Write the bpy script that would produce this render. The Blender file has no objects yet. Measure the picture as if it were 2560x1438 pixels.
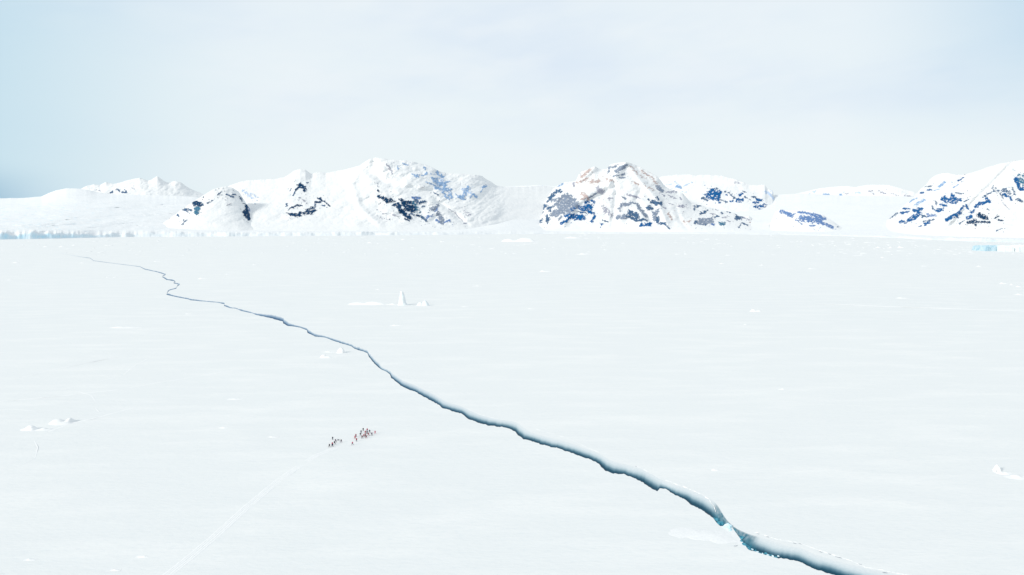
import bpy, bmesh, math, random
import numpy as np
from mathutils import Vector
from mathutils.geometry import delaunay_2d_cdt
random.seed(7)
rng = np.random.RandomState(11)
scene = bpy.context.scene
COL = scene.collection

# ------------------------------------------------------------------ camera
H = 125.0            # flying height above the frozen sea, metres
F = 1707.0           # focal length measured on the 2560 px wide photograph
YH = 556.0
PITCH = math.atan((719.0 - YH) / F)
cam_data = bpy.data.cameras.new('camera')
cam = bpy.data.objects.new('camera', cam_data); COL.objects.link(cam)
cam.location = (0, 0, H)
cam.rotation_euler = (math.radians(90) - PITCH, 0, 0)
cam_data.sensor_width = 36.0
cam_data.lens = 36.0 * F / 2560.0
cam_data.clip_start = 1.0
cam_data.clip_end = 120000.0
scene.camera = cam

# ------------------------------------------------------------------ light
SUN_EL, SUN_AZ = 24.0, 236.0        # degrees; azimuth clockwise from +Y (the view): behind the camera, to the left
world = bpy.data.worlds.new('World'); scene.world = world
world.use_nodes = True
wt = world.node_tree; wn = wt.nodes; wl = wt.links
for n in list(wn): wn.remove(n)
wout = wn.new('ShaderNodeOutputWorld'); bg = wn.new('ShaderNodeBackground')
wl.new(bg.outputs[0], wout.inputs[0])
sky = wn.new('ShaderNodeTexSky'); sky.sky_type = 'NISHITA'; sky.sun_disc = False
sky.sun_elevation = math.radians(SUN_EL); sky.sun_rotation = math.radians(SUN_AZ)
sky.air_density = 1.0; sky.dust_density = 2.0; sky.altitude = 100
tc = wn.new('ShaderNodeTexCoord'); sep = wn.new('ShaderNodeSeparateXYZ')
wl.new(tc.outputs['Generated'], sep.inputs[0])

def wm(op, a, b=None, c=None):
    n = wn.new('ShaderNodeMath'); n.operation = op
    for i, v in enumerate((a, b, c)):
        if v is None: continue
        if isinstance(v, (int, float)): n.inputs[i].default_value = v
        else: wl.new(v, n.inputs[i])
    return n.outputs[0]
def wramp(v, lo, hi):
    n = wn.new('ShaderNodeMapRange'); n.interpolation_type = 'SMOOTHSTEP'
    wl.new(v, n.inputs['Value']); n.inputs['From Min'].default_value = lo; n.inputs['From Max'].default_value = hi
    if lo > hi:
        n.inputs['From Min'].default_value = hi; n.inputs['From Max'].default_value = lo
        n.inputs['To Min'].default_value = 1; n.inputs['To Max'].default_value = 0
    return n.outputs['Result']
def wmix(f, a, b):
    n = wn.new('ShaderNodeMix'); n.data_type = 'RGBA'
    if isinstance(f, (int, float)): n.inputs[0].default_value = f
    else: wl.new(f, n.inputs[0])
    for i, v in ((6, a), (7, b)):
        if isinstance(v, tuple): n.inputs[i].default_value = (*v, 1)
        else: wl.new(v, n.inputs[i])
    return n.outputs[2]
SKYS = 10.0      # the cloud colours below are radiances; the Background works at strength 0.1
def sc(r, g, b): return (r * SKYS, g * SKYS, b * SKYS)
az = wm('ARCTAN2', sep.outputs['X'], sep.outputs['Y'])
zz = sep.outputs['Z']
comb = wn.new('ShaderNodeCombineXYZ')
wl.new(az, comb.inputs[0])
# streaks of thin cloud lean down to the left
wl.new(wm('ADD', wm('MULTIPLY', zz, 3.2), wm('MULTIPLY', az, -0.25)), comb.inputs[1])
nz = wn.new('ShaderNodeTexNoise'); nz.inputs['Scale'].default_value = 2.1; nz.inputs['Detail'].default_value = 5; nz.inputs['Roughness'].default_value = 0.5
wl.new(comb.outputs[0], nz.inputs['Vector'])
nz2 = wn.new('ShaderNodeTexNoise'); nz2.inputs['Scale'].default_value = 5.5; nz2.inputs['Detail'].default_value = 4
wl.new(comb.outputs[0], nz2.inputs['Vector'])
streak = wramp(nz.outputs['Fac'], 0.38, 0.66)
c0 = wmix(wramp(zz, 0.05, 0.33), sc(0.818, 0.890, 0.912), sc(0.780, 0.856, 0.908))
c1 = wmix(wm('MULTIPLY', wm('MULTIPLY', streak, wramp(zz, 0.06, 0.2)), 0.8), c0, sc(0.690, 0.785, 0.895))
c1b = wmix(wm('MULTIPLY', wramp(nz2.outputs['Fac'], 0.42, 0.68), 0.5), c1, sc(0.83, 0.885, 0.92))
lft = wm('MULTIPLY', wm('MULTIPLY', wramp(az, -0.30, -0.80), wramp(az, -1.7, -1.0)), wramp(zz, 0.50, 0.22))  # lens falloff at the left edge, put into the sky as a bluer tint
c2 = wmix(wm('MULTIPLY', lft, 0.80), c1b, sc(0.42, 0.65, 0.78))
lowl = wm('MULTIPLY', wramp(wm('ADD', az, wm('MULTIPLY', nz2.outputs['Fac'], 0.12)), -0.46, -0.68), wramp(wm("ADD", zz, wm("MULTIPLY", az, 0.10)), 0.015, -0.050))
c3 = wmix(wm('MULTIPLY', lowl, 0.9), c2, sc(0.18, 0.37, 0.56))
rgt = wm('MULTIPLY', wm('MULTIPLY', wramp(az, 0.42, 0.80), wramp(az, 1.7, 1.0)), wm('MULTIPLY', wramp(zz, 0.05, 0.24), wramp(zz, 0.6, 0.3)))  # same lens falloff tinted into the sky on the right
c4 = wmix(wm('MULTIPLY', rgt, 0.9), c3, sc(0.38, 0.60, 0.78))
fin = wmix(0.975, sky.outputs[0], c4)
wl.new(fin, bg.inputs['Color']); bg.inputs['Strength'].default_value = 0.1

sun_d = bpy.data.lights.new('sun', 'SUN'); sun = bpy.data.objects.new('sun', sun_d); COL.objects.link(sun)
sun_d.energy = 2.6; sun_d.angle = math.radians(10); sun_d.color = (1.0, 0.94, 0.84)
sa, se = math.radians(SUN_AZ), math.radians(SUN_EL)
to_sun = Vector((math.sin(sa) * math.cos(se), math.cos(sa) * math.cos(se), math.sin(se)))
sun.rotation_euler = to_sun.to_track_quat('Z', 'Y').to_euler()
sun.location = (0, -50, 400)

vs = scene.view_settings
vs.view_transform = 'Standard'; vs.look = 'None'; vs.exposure = 0.07; vs.gamma = 1.0; vs.use_curve_mapping = False

# ------------------------------------------------------------------ helpers
CT, ST = math.cos(PITCH), math.sin(PITCH)
def ray(px, py):
    a = (np.asarray(px, float) - 1280.0) / F; b = (719.0 - np.asarray(py, float)) / F
    return a, CT + b * ST, -ST + b * CT
def on_ice(px, py):
    dx, dy, dz = ray(px, py); t = -H / dz
    return dx * t, dy * t
def at_depth(px, py, Y):
    dx, dy, dz = ray(px, py); t = Y / dy
    return dx * t, Y, H + dz * t
def lin(r, g, b):
    f = lambda c: (c / 255.0) / 12.92 if c <= 10 else ((c / 255.0 + 0.055) / 1.055) ** 2.4
    return (f(r), f(g), f(b))

_perm = rng.permutation(512).astype(np.int64); _perm = np.concatenate([_perm, _perm])
_ang = rng.rand(512) * 2 * np.pi; _gx, _gy = np.cos(_ang), np.sin(_ang)
def perlin(x, y):
    xi = np.floor(x).astype(np.int64); yi = np.floor(y).astype(np.int64); xf = x - xi; yf = y - yi
    def g(ix, iy, fx, fy):
        h = _perm[(_perm[ix & 511] + iy) & 511]
        return _gx[h] * fx + _gy[h] * fy
    u = xf * xf * xf * (xf * (xf * 6 - 15) + 10); v = yf * yf * yf * (yf * (yf * 6 - 15) + 10)
    a = g(xi, yi, xf, yf); b = g(xi + 1, yi, xf - 1, yf); c = g(xi, yi + 1, xf, yf - 1); d = g(xi + 1, yi + 1, xf - 1, yf - 1)
    return ((a + (b - a) * u) * (1 - v) + (c + (d - c) * u) * v) * 1.5
def fbm(x, y, o=4, p=0.5):
    s = 0; a = 1; t = 0
    for i in range(o):
        s = s + a * perlin(x * 2 ** i + 17.3 * i, y * 2 ** i - 9.1 * i); t += a; a *= p
    return s / t
def ridged(x, y, o=4):
    s = 0; a = 1; t = 0
    for i in range(o):
        s = s + a * (1 - np.abs(perlin(x * 2 ** i + 5.3 * i, y * 2 ** i + 3.7 * i)) * 2); t += a; a *= 0.5
    return s / t
def sstep(lo, hi, v):
    t = np.clip((np.asarray(v, float) - lo) / (hi - lo), 0, 1); return t * t * (3 - 2 * t)

def tag(o, label=None, cat=None, group=None, kind=None):
    if label: o['label'] = label
    if cat: o['category'] = cat
    if group: o['group'] = group
    if kind: o['kind'] = kind
    return o
def mesh_obj(name, V, Fc, mat, parent=None, colors=None, smooth=True):
    me = bpy.data.meshes.new(name)
    V = np.asarray(V, np.float32); Fc = np.asarray(Fc, np.int32)
    k = Fc.shape[1]
    me.vertices.add(len(V)); me.vertices.foreach_set('co', V.ravel())
    me.loops.add(Fc.size); me.loops.foreach_set('vertex_index', Fc.ravel())
    me.polygons.add(len(Fc)); me.polygons.foreach_set('loop_start', np.arange(0, Fc.size, k, dtype=np.int32))
    me.polygons.foreach_set('loop_total', np.full(len(Fc), k, np.int32))
    me.update(calc_edges=True)
    me.polygons.foreach_set('use_smooth', np.full(len(Fc), smooth, bool))
    if colors is not None:
        ca = me.color_attributes.new('tint', 'FLOAT_COLOR', 'POINT')
        ca.data.foreach_set('color', np.concatenate([colors, np.ones((len(V), 1))], 1).astype(np.float32).ravel())
    me.materials.append(mat)
    o = bpy.data.objects.new(name, me); COL.objects.link(o)
    if parent: o.parent = parent
    return o

# ------------------------------------------------------------------ materials
def new_mat(name):
    m = bpy.data.materials.new(name); m.use_nodes = True
    nt = m.node_tree; b = nt.nodes['Principled BSDF']
    b.inputs['Roughness'].default_value = 0.9
    b.inputs['Specular IOR Level'].default_value = 0.15
    return m, nt, b
def noise_node(nt, scale, detail=3, rough=0.5, mapping=None, obj=False):
    t = nt.nodes.new('ShaderNodeTexCoord'); n = nt.nodes.new('ShaderNodeTexNoise')
    n.inputs['Scale'].default_value = scale; n.inputs['Detail'].default_value = detail; n.inputs['Roughness'].default_value = rough
    src = nt.nodes.new('ShaderNodeNewGeometry').outputs['Position'] if not obj else t.outputs['Object']
    if mapping:
        mp = nt.nodes.new('ShaderNodeMapping'); mp.inputs['Scale'].default_value = mapping[0]; mp.inputs['Rotation'].default_value = (0, 0, math.radians(mapping[1]))
        nt.links.new(src, mp.inputs[0]); src = mp.outputs[0]
    nt.links.new(src, n.inputs['Vector'])
    return n.outputs['Fac']
def ramp(nt, fac, stops):
    r = nt.nodes.new('ShaderNodeValToRGB'); nt.links.new(fac, r.inputs[0])
    el = r.color_ramp.elements
    while len(el) < len(stops): el.new(0.5)
    for e, (p, c) in zip(el, stops): e.position = p; e.color = (*c, 1)
    return r.outputs[0]
def mixc(nt, f, a, b, mode='MIX'):
    n = nt.nodes.new('ShaderNodeMix'); n.data_type = 'RGBA'; n.blend_type = mode
    for i, v in ((0, f), (6, a), (7, b)):
        if isinstance(v, (int, float)): n.inputs[i].default_value = v
        elif isinstance(v, tuple): n.inputs[i].default_value = (*v, 1)
        else: nt.links.new(v, n.inputs[i])
    return n.outputs[2]
def mathn(nt, op, a, b):
    n = nt.nodes.new('ShaderNodeMath'); n.operation = op
    for i, v in enumerate((a, b)):
        if isinstance(v, (int, float)): n.inputs[i].default_value = v
        else: nt.links.new(v, n.inputs[i])
    return n.outputs[0]
def bump(nt, b, h, strength, dist):
    n = nt.nodes.new('ShaderNodeBump'); n.inputs['Strength'].default_value = strength; n.inputs['Distance'].default_value = dist
    nt.links.new(h, n.inputs['Height']); nt.links.new(n.outputs[0], b.inputs['Normal'])

SNOW = (0.756, 0.768, 0.762)
# wind-packed snow on the sea ice
M_ICE, nt, b = new_mat('packed_snow')
big = noise_node(nt, 0.0016, 3, 0.5)
drift = noise_node(nt, 0.035, 5, 0.62, ((0.35, 1.3, 1.0), -14))
grain = noise_node(nt, 0.55, 4, 0.65, ((0.5, 1.2, 1.0), -14))
c = mixc(nt, big, (0.735, 0.752, 0.752), (0.775, 0.782, 0.770))
c = mixc(nt, mathn(nt, 'MULTIPLY', ramp(nt, drift, [(0.48, (0, 0, 0)), (0.70, (1, 1, 1))]), 0.75), c, (0.815, 0.815, 0.80))
c = mixc(nt, mathn(nt, 'MULTIPLY', ramp(nt, grain, [(0.28, (1, 1, 1)), (0.50, (0, 0, 0))]), 0.5), c, (0.690, 0.722, 0.735))
nt.links.new(c, b.inputs['Base Color'])
hsum = mathn(nt, 'ADD', mathn(nt, 'MULTIPLY', drift, 2.0), mathn(nt, 'MULTIPLY', grain, 0.35))
bump(nt, b, hsum, 0.8, 0.45)

# mountains: tint attribute carries what each place is made of (snow, bare ice, rock), plus haze painted into far rock
M_MTN, nt, b = new_mat('snow_and_rock')
at = nt.nodes.new('ShaderNodeVertexColor'); at.layer_name = 'tint'
n1 = noise_node(nt, 0.02, 5, 0.6)
n2 = noise_node(nt, 0.09, 4, 0.6)
c = mixc(nt, 0.35, at.outputs[0], ramp(nt, n1, [(0.3, (0.88, 0.88, 0.9)), (0.7, (1, 1, 1))]), 'MULTIPLY')
nt.links.new(c, b.inputs['Base Color'])
bump(nt, b, mathn(nt, 'ADD', mathn(nt, 'MULTIPLY', n1, 1.0), mathn(nt, 'MULTIPLY', n2, 0.3)), 0.3, 12.0)

# young ice in the lead, from dark water to snow
M_YOUNG, nt, b = new_mat('young_ice')
at = nt.nodes.new('ShaderNodeVertexColor'); at.layer_name = 'tint'
n1 = noise_node(nt, 0.9, 4, 0.6)
c = mixc(nt, 0.5, at.outputs[0], ramp(nt, n1, [(0.3, (0.80, 0.84, 0.88)), (0.7, (1, 1, 1))]), 'MULTIPLY')
nt.links.new(c, b.inputs['Base Color']); b.inputs['Roughness'].default_value = 0.6
bump(nt, b, n1, 0.3, 0.1)
M_WATER, nt, b = new_mat('dark_sea_water')
n1 = noise_node(nt, 0.25, 3, 0.5)
nt.links.new(ramp(nt, n1, [(0.35, lin(6, 48, 70)), (0.7, lin(18, 84, 106))]), b.inputs['Base Color'])
b.inputs['Roughness'].default_value = 0.35; b.inputs['Specular IOR Level'].default_value = 0.2
bump(nt, b, noise_node(nt, 1.5, 3, 0.5), 0.2, 0.05)

def snow_mat(name, ca, cb, scale=0.6, bs=0.4, bd=0.25):
    m, nt, b = new_mat(name)
    n = noise_node(nt, scale, 4, 0.6)
    nt.links.new(ramp(nt, n, [(0.35, ca), (0.65, cb)]), b.inputs['Base Color'])
    bump(nt, b, n, bs, bd)
    return m
M_FRESH = snow_mat('fresh_snow', (0.82, 0.825, 0.82), (0.90, 0.90, 0.89), 0.5)
M_TRAIL = snow_mat('trodden_snow', (0.765, 0.775, 0.775), (0.825, 0.825, 0.82), 1.1)
M_TRACK = snow_mat('loose_snow', (0.79, 0.795, 0.79), (0.85, 0.85, 0.84), 0.8)
M_BERG = snow_mat('glacier_ice', (0.70, 0.78, 0.81), (0.83, 0.84, 0.835), 0.08)
M_BLUEBERG = snow_mat('blue_glacier_ice', (0.32, 0.50, 0.60), (0.54, 0.66, 0.72), 0.07)
M_TEAL = snow_mat('teal_ice', lin(20, 96, 122), lin(96, 168, 186), 0.8)
M_PALE = snow_mat('pale_cyan_ice', lin(178, 222, 236), lin(232, 246, 250), 0.8)
M_GAP_SHADE = snow_mat('painted_gap_shade', lin(120, 132, 148), lin(160, 168, 178), 0.8)  # grey of a gap's shade, put into the strip colour

# ------------------------------------------------------------------ the lead (crack) as seen: near edge and breadth
NEAR = [(150,633,1.0),(165,637,1.0),(190,641,1.1),(225,646.5,1.6),(234,653,1.5),(275,658,1.1),(312,662.5,1.1),(350,667.5,1.2),(362,674,2),(385,679,1.6),(400,682.5,2),
 (414,687.5,1.8),(405,692.5,2.2),(417,700,2.6),(435,702.5,2),(438,707,2.6),(434,708.5,1.8),(450,712,2.6),(444,715.5,4),(440,722,2),(424,726,2),(419,731,4),(416,737,3.2),(437,742,2),
 (470,748,2.2),(477,751,2.8),(512,754,1.7),(545,757,1.8),(561,760.5,3),(560,765,3.4),(575,770.5,2),(590,772,1.6),(605,778,3),(632,784,2),(642,788,3.4),(675,795,6.5),
 (707,804,8.5),(708,809,8),(720,815,5.5),(750,819,2.8),(767,825.5,4),(769,832.5,6),(787,841,4.5),(812,844,3.4),(839,854,4.4),(850,857.5,5),(879,866,4.4),(887,872.5,5.5),
 (918,882,6),(922,892,7),(930,902,8.5),(938,911.5,8.5),(948,920,8),(953,924,6),(967,930,6),(975,936,8),(978,945,11),(994,957.5,12.5),(1004,965,13),(1024,976,15),(1037,979,14),
 (1057,990.6,16),(1075,1001,17),(1100,1014,17),(1103,1018,18),(1111,1022,16),(1127,1026,16),(1139,1031.6,17),(1155,1034.6,16),(1168,1046,20),(1190,1055,19),(1211,1062,19),
 (1240,1066,18),(1264,1069,18),(1280,1075.6,20),(1291,1082.4,24),(1295,1088,25),(1309,1098,22),(1328,1102,19),(1350,1110.7,20),(1400,1122,20),(1450,1140,22),(1480,1150,22),
 (1496,1158,24),(1503,1168,28),(1516,1178,30),(1531,1183.4,30),(1559,1186,26),(1584,1194,28),(1606,1206,32),(1622,1217,34),(1643,1229,36),(1651,1220,20),(1665,1222.5,16),
 (1687,1237.5,24),(1712,1248.4,28),(1728,1262.5,34),(1750,1272,36),(1781,1294,40),(1797,1312.5,34),(1812,1325,24),(1831,1340.6,24),(1844,1359,34),(1872,1374,38),(1897,1383,46),
 (1934,1393,48),(1987,1401.6,46),(2006,1408,46),(2044,1425,48),(2087,1438,50),(2180,1462,52),(2300,1490,54),(2500,1540,58),(2800,1620,64),(3200,1760,80),(3900,2100,120)]
N = []
for (a, b_) in zip(NEAR[:-1], NEAR[1:]):
    L = math.hypot(b_[0] - a[0], b_[1] - a[1]); k = max(1, int(L / (3 if a[0] > 380 else 7)))
    for i in range(k):
        t = i / k; N.append([a[j] + (b_[j] - a[j]) * t for j in range(3)])
N.append(list(NEAR[-1])); N = np.array(N)
s_ = np.arange(len(N))
jag = fbm(s_ * 0.31, s_ * 0 + 4.5, 3, 0.6)
jag2 = fbm(s_ * 0.9, s_ * 0 + 14.5, 2)
N[:, 1] += (jag + 0.7 * jag2 * (1 - 0.7 * sstep(1300, 1700, N[:, 0]))) * np.clip(0.25 + N[:, 2] * 0.12, 0, 3.2)
N[:, 2] *= 1 + 0.30 * sstep(1000, 700, N[:, 0]) - 0.08 * sstep(1450, 1520, N[:, 0]) - 0.24 * sstep(1850, 1950, N[:, 0])
N[:, 2] *= 1 + 0.5 * jag2 * sstep(1050, 900, N[:, 0])
N[:, 2] *= 1 + 0.10 * fbm(s_ * 0.11, s_ * 0 + 1.7, 3)
npx, npy, nth = N.T
nx_, ny_ = on_ice(npx, npy)
# far edge: straight up the photograph, i.e. away from the camera
fpx, fpy = npx + nth * 0.25, npy - nth * 1.05
def mavg(v, k): return np.convolve(np.pad(v, k, mode='edge'), np.ones(2 * k + 1) / (2 * k + 1), 'valid')
wsm = 0.6 * sstep(640, 660, npx) * sstep(860, 840, npx) + sstep(960, 1060, npx) * 0.9
fpx = fpx * (1 - wsm) + mavg(fpx, 5) * wsm; fpy = np.minimum(fpy * (1 - wsm) + mavg(fpy, 5) * wsm, npy - nth * 0.5)
fx_, fy_ = on_ice(fpx, fpy)

# ------------------------------------------------------------------ sea ice sheet with the lead cut out
def ice_h(x, y):
    r = np.hypot(x, y)
    e = sstep(0, 12, crack_dist(x, y))
    return e * (0.28 * fbm(x / 60, y / 34, 4) * np.clip(r / 300, 0.4, 1.5))
_cx = (nx_ + fx_) / 2; _cy = (ny_ + fy_) / 2; _cw = np.hypot(fx_ - nx_, fy_ - ny_) / 2
def crack_dist(x, y):
    x = np.asarray(x, float); y = np.asarray(y, float); sh = x.shape; x = x.ravel(); y = y.ravel()
    out = np.empty(len(x))
    for i in range(0, len(x), 4000):
        d = np.hypot(x[i:i+4000, None] - _cx, y[i:i+4000, None] - _cy) - _cw
        out[i:i+4000] = d.min(1)
    return np.maximum(out, 0).reshape(sh)
pts = []
radii = np.concatenate([np.geomspace(25, 1200, 58), np.geomspace(1300, 45000, 26)])
for i, r in enumerate(radii):
    nA = 260
    th = (np.arange(nA) + (i % 2) * 0.5) / nA * 2 * np.pi
    pts.append(np.stack([r * np.sin(th), r * np.cos(th)], 1))
P = np.concatenate(pts + [np.array([[0.0, 0.0]])])
edge_pts = np.concatenate([np.stack([nx_, ny_], 1), np.stack([fx_, fy_], 1)])
P = P[crack_dist(P[:, 0], P[:, 1]) > 1.0]
base = len(P); n = len(nx_)
allp = np.concatenate([P, edge_pts])
edges = [(base + i, base + i + 1) for i in range(n - 1)] + [(base + n + i, base + n + i + 1) for i in range(n - 1)] + [(base, base + n), (base + n - 1, base + 2 * n - 1)]
vo, eo, fo, *_r = delaunay_2d_cdt([Vector((float(a), float(b_))) for a, b_ in allp], edges, [], 0, 1e-5)
VO = np.array([(v.x, v.y) for v in vo]); FO = np.array([f for f in fo if len(f) == 3])
cen = VO[FO].mean(1)
inside = np.zeros(len(FO), bool)
near_idx = np.where(crack_dist(cen[:, 0], cen[:, 1]) < 60)[0]
cc = cen[near_idx]; ins = np.zeros(len(cc), bool)
def in_tri(p, a, b_, c_):
    def s(o, q): return (q[0] - o[0]) * (p[:, 1] - o[1]) - (q[1] - o[1]) * (p[:, 0] - o[0])
    s1, s2, s3 = s(a, b_), s(b_, c_), s(c_, a)
    return ((s1 >= 0) & (s2 >= 0) & (s3 >= 0)) | ((s1 <= 0) & (s2 <= 0) & (s3 <= 0))
for i in range(n - 1):
    a, b_, c_, d_ = (nx_[i], ny_[i]), (nx_[i+1], ny_[i+1]), (fx_[i+1], fy_[i+1]), (fx_[i], fy_[i])
    ins |= in_tri(cc, a, b_, c_) | in_tri(cc, a, c_, d_)
inside[near_idx] = ins
FO = FO[~inside]
Z = ice_h(VO[:, 0], VO[:, 1])
V = np.column_stack([VO, Z])
# make all faces look up
a, b_, c_ = V[FO[:, 0]], V[FO[:, 1]], V[FO[:, 2]]
nzf = np.cross(b_ - a, c_ - a)[:, 2]; FO[nzf < 0] = FO[nzf < 0][:, ::-1]
sheet = mesh_obj('sea_ice', V, FO, M_ICE); tag(sheet, kind='structure')

# wall of the near edge, 0.7 m of freeboard
def grid_faces(rows, cols):
    r, c_ = np.meshgrid(np.arange(rows - 1), np.arange(cols - 1), indexing='ij'); i = r * cols + c_
    return np.stack([i, i + 1, i + cols + 1, i + cols], -1).reshape(-1, 4)
wv = np.concatenate([np.column_stack([nx_, ny_, np.zeros(n)]), np.column_stack([nx_, ny_ - 0.05, np.full(n, -0.45)]), np.column_stack([nx_, ny_ + 0.05, np.full(n, -1.1)])])
tag(mesh_obj('ice_edge', wv, grid_faces(3, n), M_PALE), kind='structure')
# young ice: dark and thin by the near edge, snow-covered towards the far edge
T = np.array([0.0, 0.06, 0.13, 0.2, 0.28, 0.36, 0.45, 0.55, 0.66, 0.78, 0.9, 1.0])
stops_t = [0.0, 0.12, 0.26, 0.40, 0.54, 0.72, 1.0]
stops_c = np.array([lin(0, 52, 70), lin(0, 56, 76), lin(18, 72, 92), lin(92, 126, 142), lin(170, 188, 194), lin(210, 217, 219), SNOW])
verts, cols = [], []
wob = fbm(s_ * 0.05, s_ * 0 + 8.1, 3)
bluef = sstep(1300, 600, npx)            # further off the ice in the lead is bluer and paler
for t in T:
    x = nx_ + (fx_ - nx_) * t; y = ny_ + (fy_ - ny_) * t
    z = -0.82 + 0.82 * sstep(0.02, 1.0, np.full(n, t))
    z = np.where(t >= 1.0, 0.0, z)
    verts.append(np.column_stack([x, y, z]))
    tt = np.clip(t + wob * 0.12 * (t * (1 - t) * 4), 0, 1)
    cl = np.stack([np.interp(tt, stops_t, stops_c[:, k]) for k in range(3)], 1)
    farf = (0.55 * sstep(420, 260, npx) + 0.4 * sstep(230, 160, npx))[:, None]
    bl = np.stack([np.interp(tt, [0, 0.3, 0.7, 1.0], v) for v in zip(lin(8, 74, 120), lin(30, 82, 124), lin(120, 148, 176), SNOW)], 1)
    rz = sstep(1772, 1792, npx) * sstep(1895, 1868, npx) * (0.75 + 0.5 * fbm(s_ * 0.6, s_ * 0 + t * 4, 3)); rz = np.clip(rz, 0, 1)[:, None] * (1 if t < 0.92 else 0.3)
    tl_ = np.array(lin(30, 104, 124)) * (1 + 0.6 * fbm(s_ * 0.7, s_ * 0 + t * 7, 3))[:, None]; cl = cl * (1 - rz) + tl_ * rz
    bh = (sstep(1832, 1838, npx) * sstep(1856, 1848, npx) * (1.0 if t < 0.62 else 0.0))[:, None]; cl = cl * (1 - bh) + np.array(lin(2, 22, 40)) * bh
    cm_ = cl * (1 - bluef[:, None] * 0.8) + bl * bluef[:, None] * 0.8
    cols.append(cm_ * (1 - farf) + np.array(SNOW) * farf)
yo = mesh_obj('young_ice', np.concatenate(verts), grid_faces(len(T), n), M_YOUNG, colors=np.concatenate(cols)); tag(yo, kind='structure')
wx = [nx_ + (fx_ - nx_) * t for t in (-0.02, 0.5)]; wy = [ny_ + (fy_ - ny_) * t for t in (-0.02, 0.5)]
wat = np.concatenate([np.column_stack([wx[k], wy[k], np.full(n, -0.775)]) for k in (0, 1)])
tag(mesh_obj('water', wat, grid_faces(2, n), M_WATER), kind='structure')
# the dark sea below everything
tag(mesh_obj('sea_water', [(-50000, -50000, -6), (50000, -50000, -6), (50000, 50000, -6), (-50000, 50000, -6)], [(0, 1, 2, 3)], M_WATER), kind='structure')

# ------------------------------------------------------------------ mountains
def interp(pl, u):
    p = np.array(pl, float); return np.interp(u, p[:, 0], p[:, 1])
RC = {'D': lin(6, 56, 92), 'B': lin(12, 86, 142), 'M': lin(66, 96, 128), 'L': lin(158, 160, 174), 'G': lin(128, 140, 158),
      'W': lin(186, 168, 164), 'S': lin(138, 168, 202), 'P': lin(186, 203, 226), 'T': lin(60, 112, 140), 'N': lin(96, 126, 172)}
ORG = {2: (400, 360), 3: (850, 360), 4: (1300, 360), 5: (1700, 380), 6: (2060, 360)}
def strokes(text):
    out = []
    for ln in text.strip().splitlines():
        ln = ln.strip()
        if not ln: continue
        for item in ln.split(';'):
            f = item.split()
            if len(f) < 4: continue
            reg = int(f[0]); col = f[1]; w = float(f[2]); d = float(f[3])
            p = [tuple(float(q) for q in s.split(',')) for s in f[4:]]
            ox, oy = ORG[reg]
            out.append((col, w / 5.12, d, [(ox + a / 5.12, oy + b / 5.12) for a, b in p]))
    return out
S_NUN = strokes('''
2 D 28 1 450,765 505,770; 2 M 14 1 520,750 540,780; 2 T 14 1 445,830 510,825; 2 T 24 .9 475,830 468,875; 2 M 22 .5 305,840 400,855
2 M 9 1 225,905 245,925; 2 M 7 1 340,975 305,1000 285,1030; 2 M 5 1 300,970 310,995; 2 M 8 1 740,650 780,610; 2 M 7 .5 600,760 680,715; 2 M 8 1 550,675 560,680
2 M 9 .85 845,635 900,665 945,675; 2 M 8 1 920,640 970,652; 2 L 8 .5 840,675 860,690; 2 L 7 .5 860,780 910,760; 2 M 9 .9 1020,680 1055,725; 2 M 8 .9 1070,760 1085,772
2 D 18 1 1105,800 1112,880; 2 D 16 1 1120,850 1070,870; 2 D 22 1 1090,890 1140,950; 2 D 14 1 1130,880 1140,940; 2 N 24 .5 1130,800 1200,880; 2 W 8 .6 60,970 120,960''')
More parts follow.
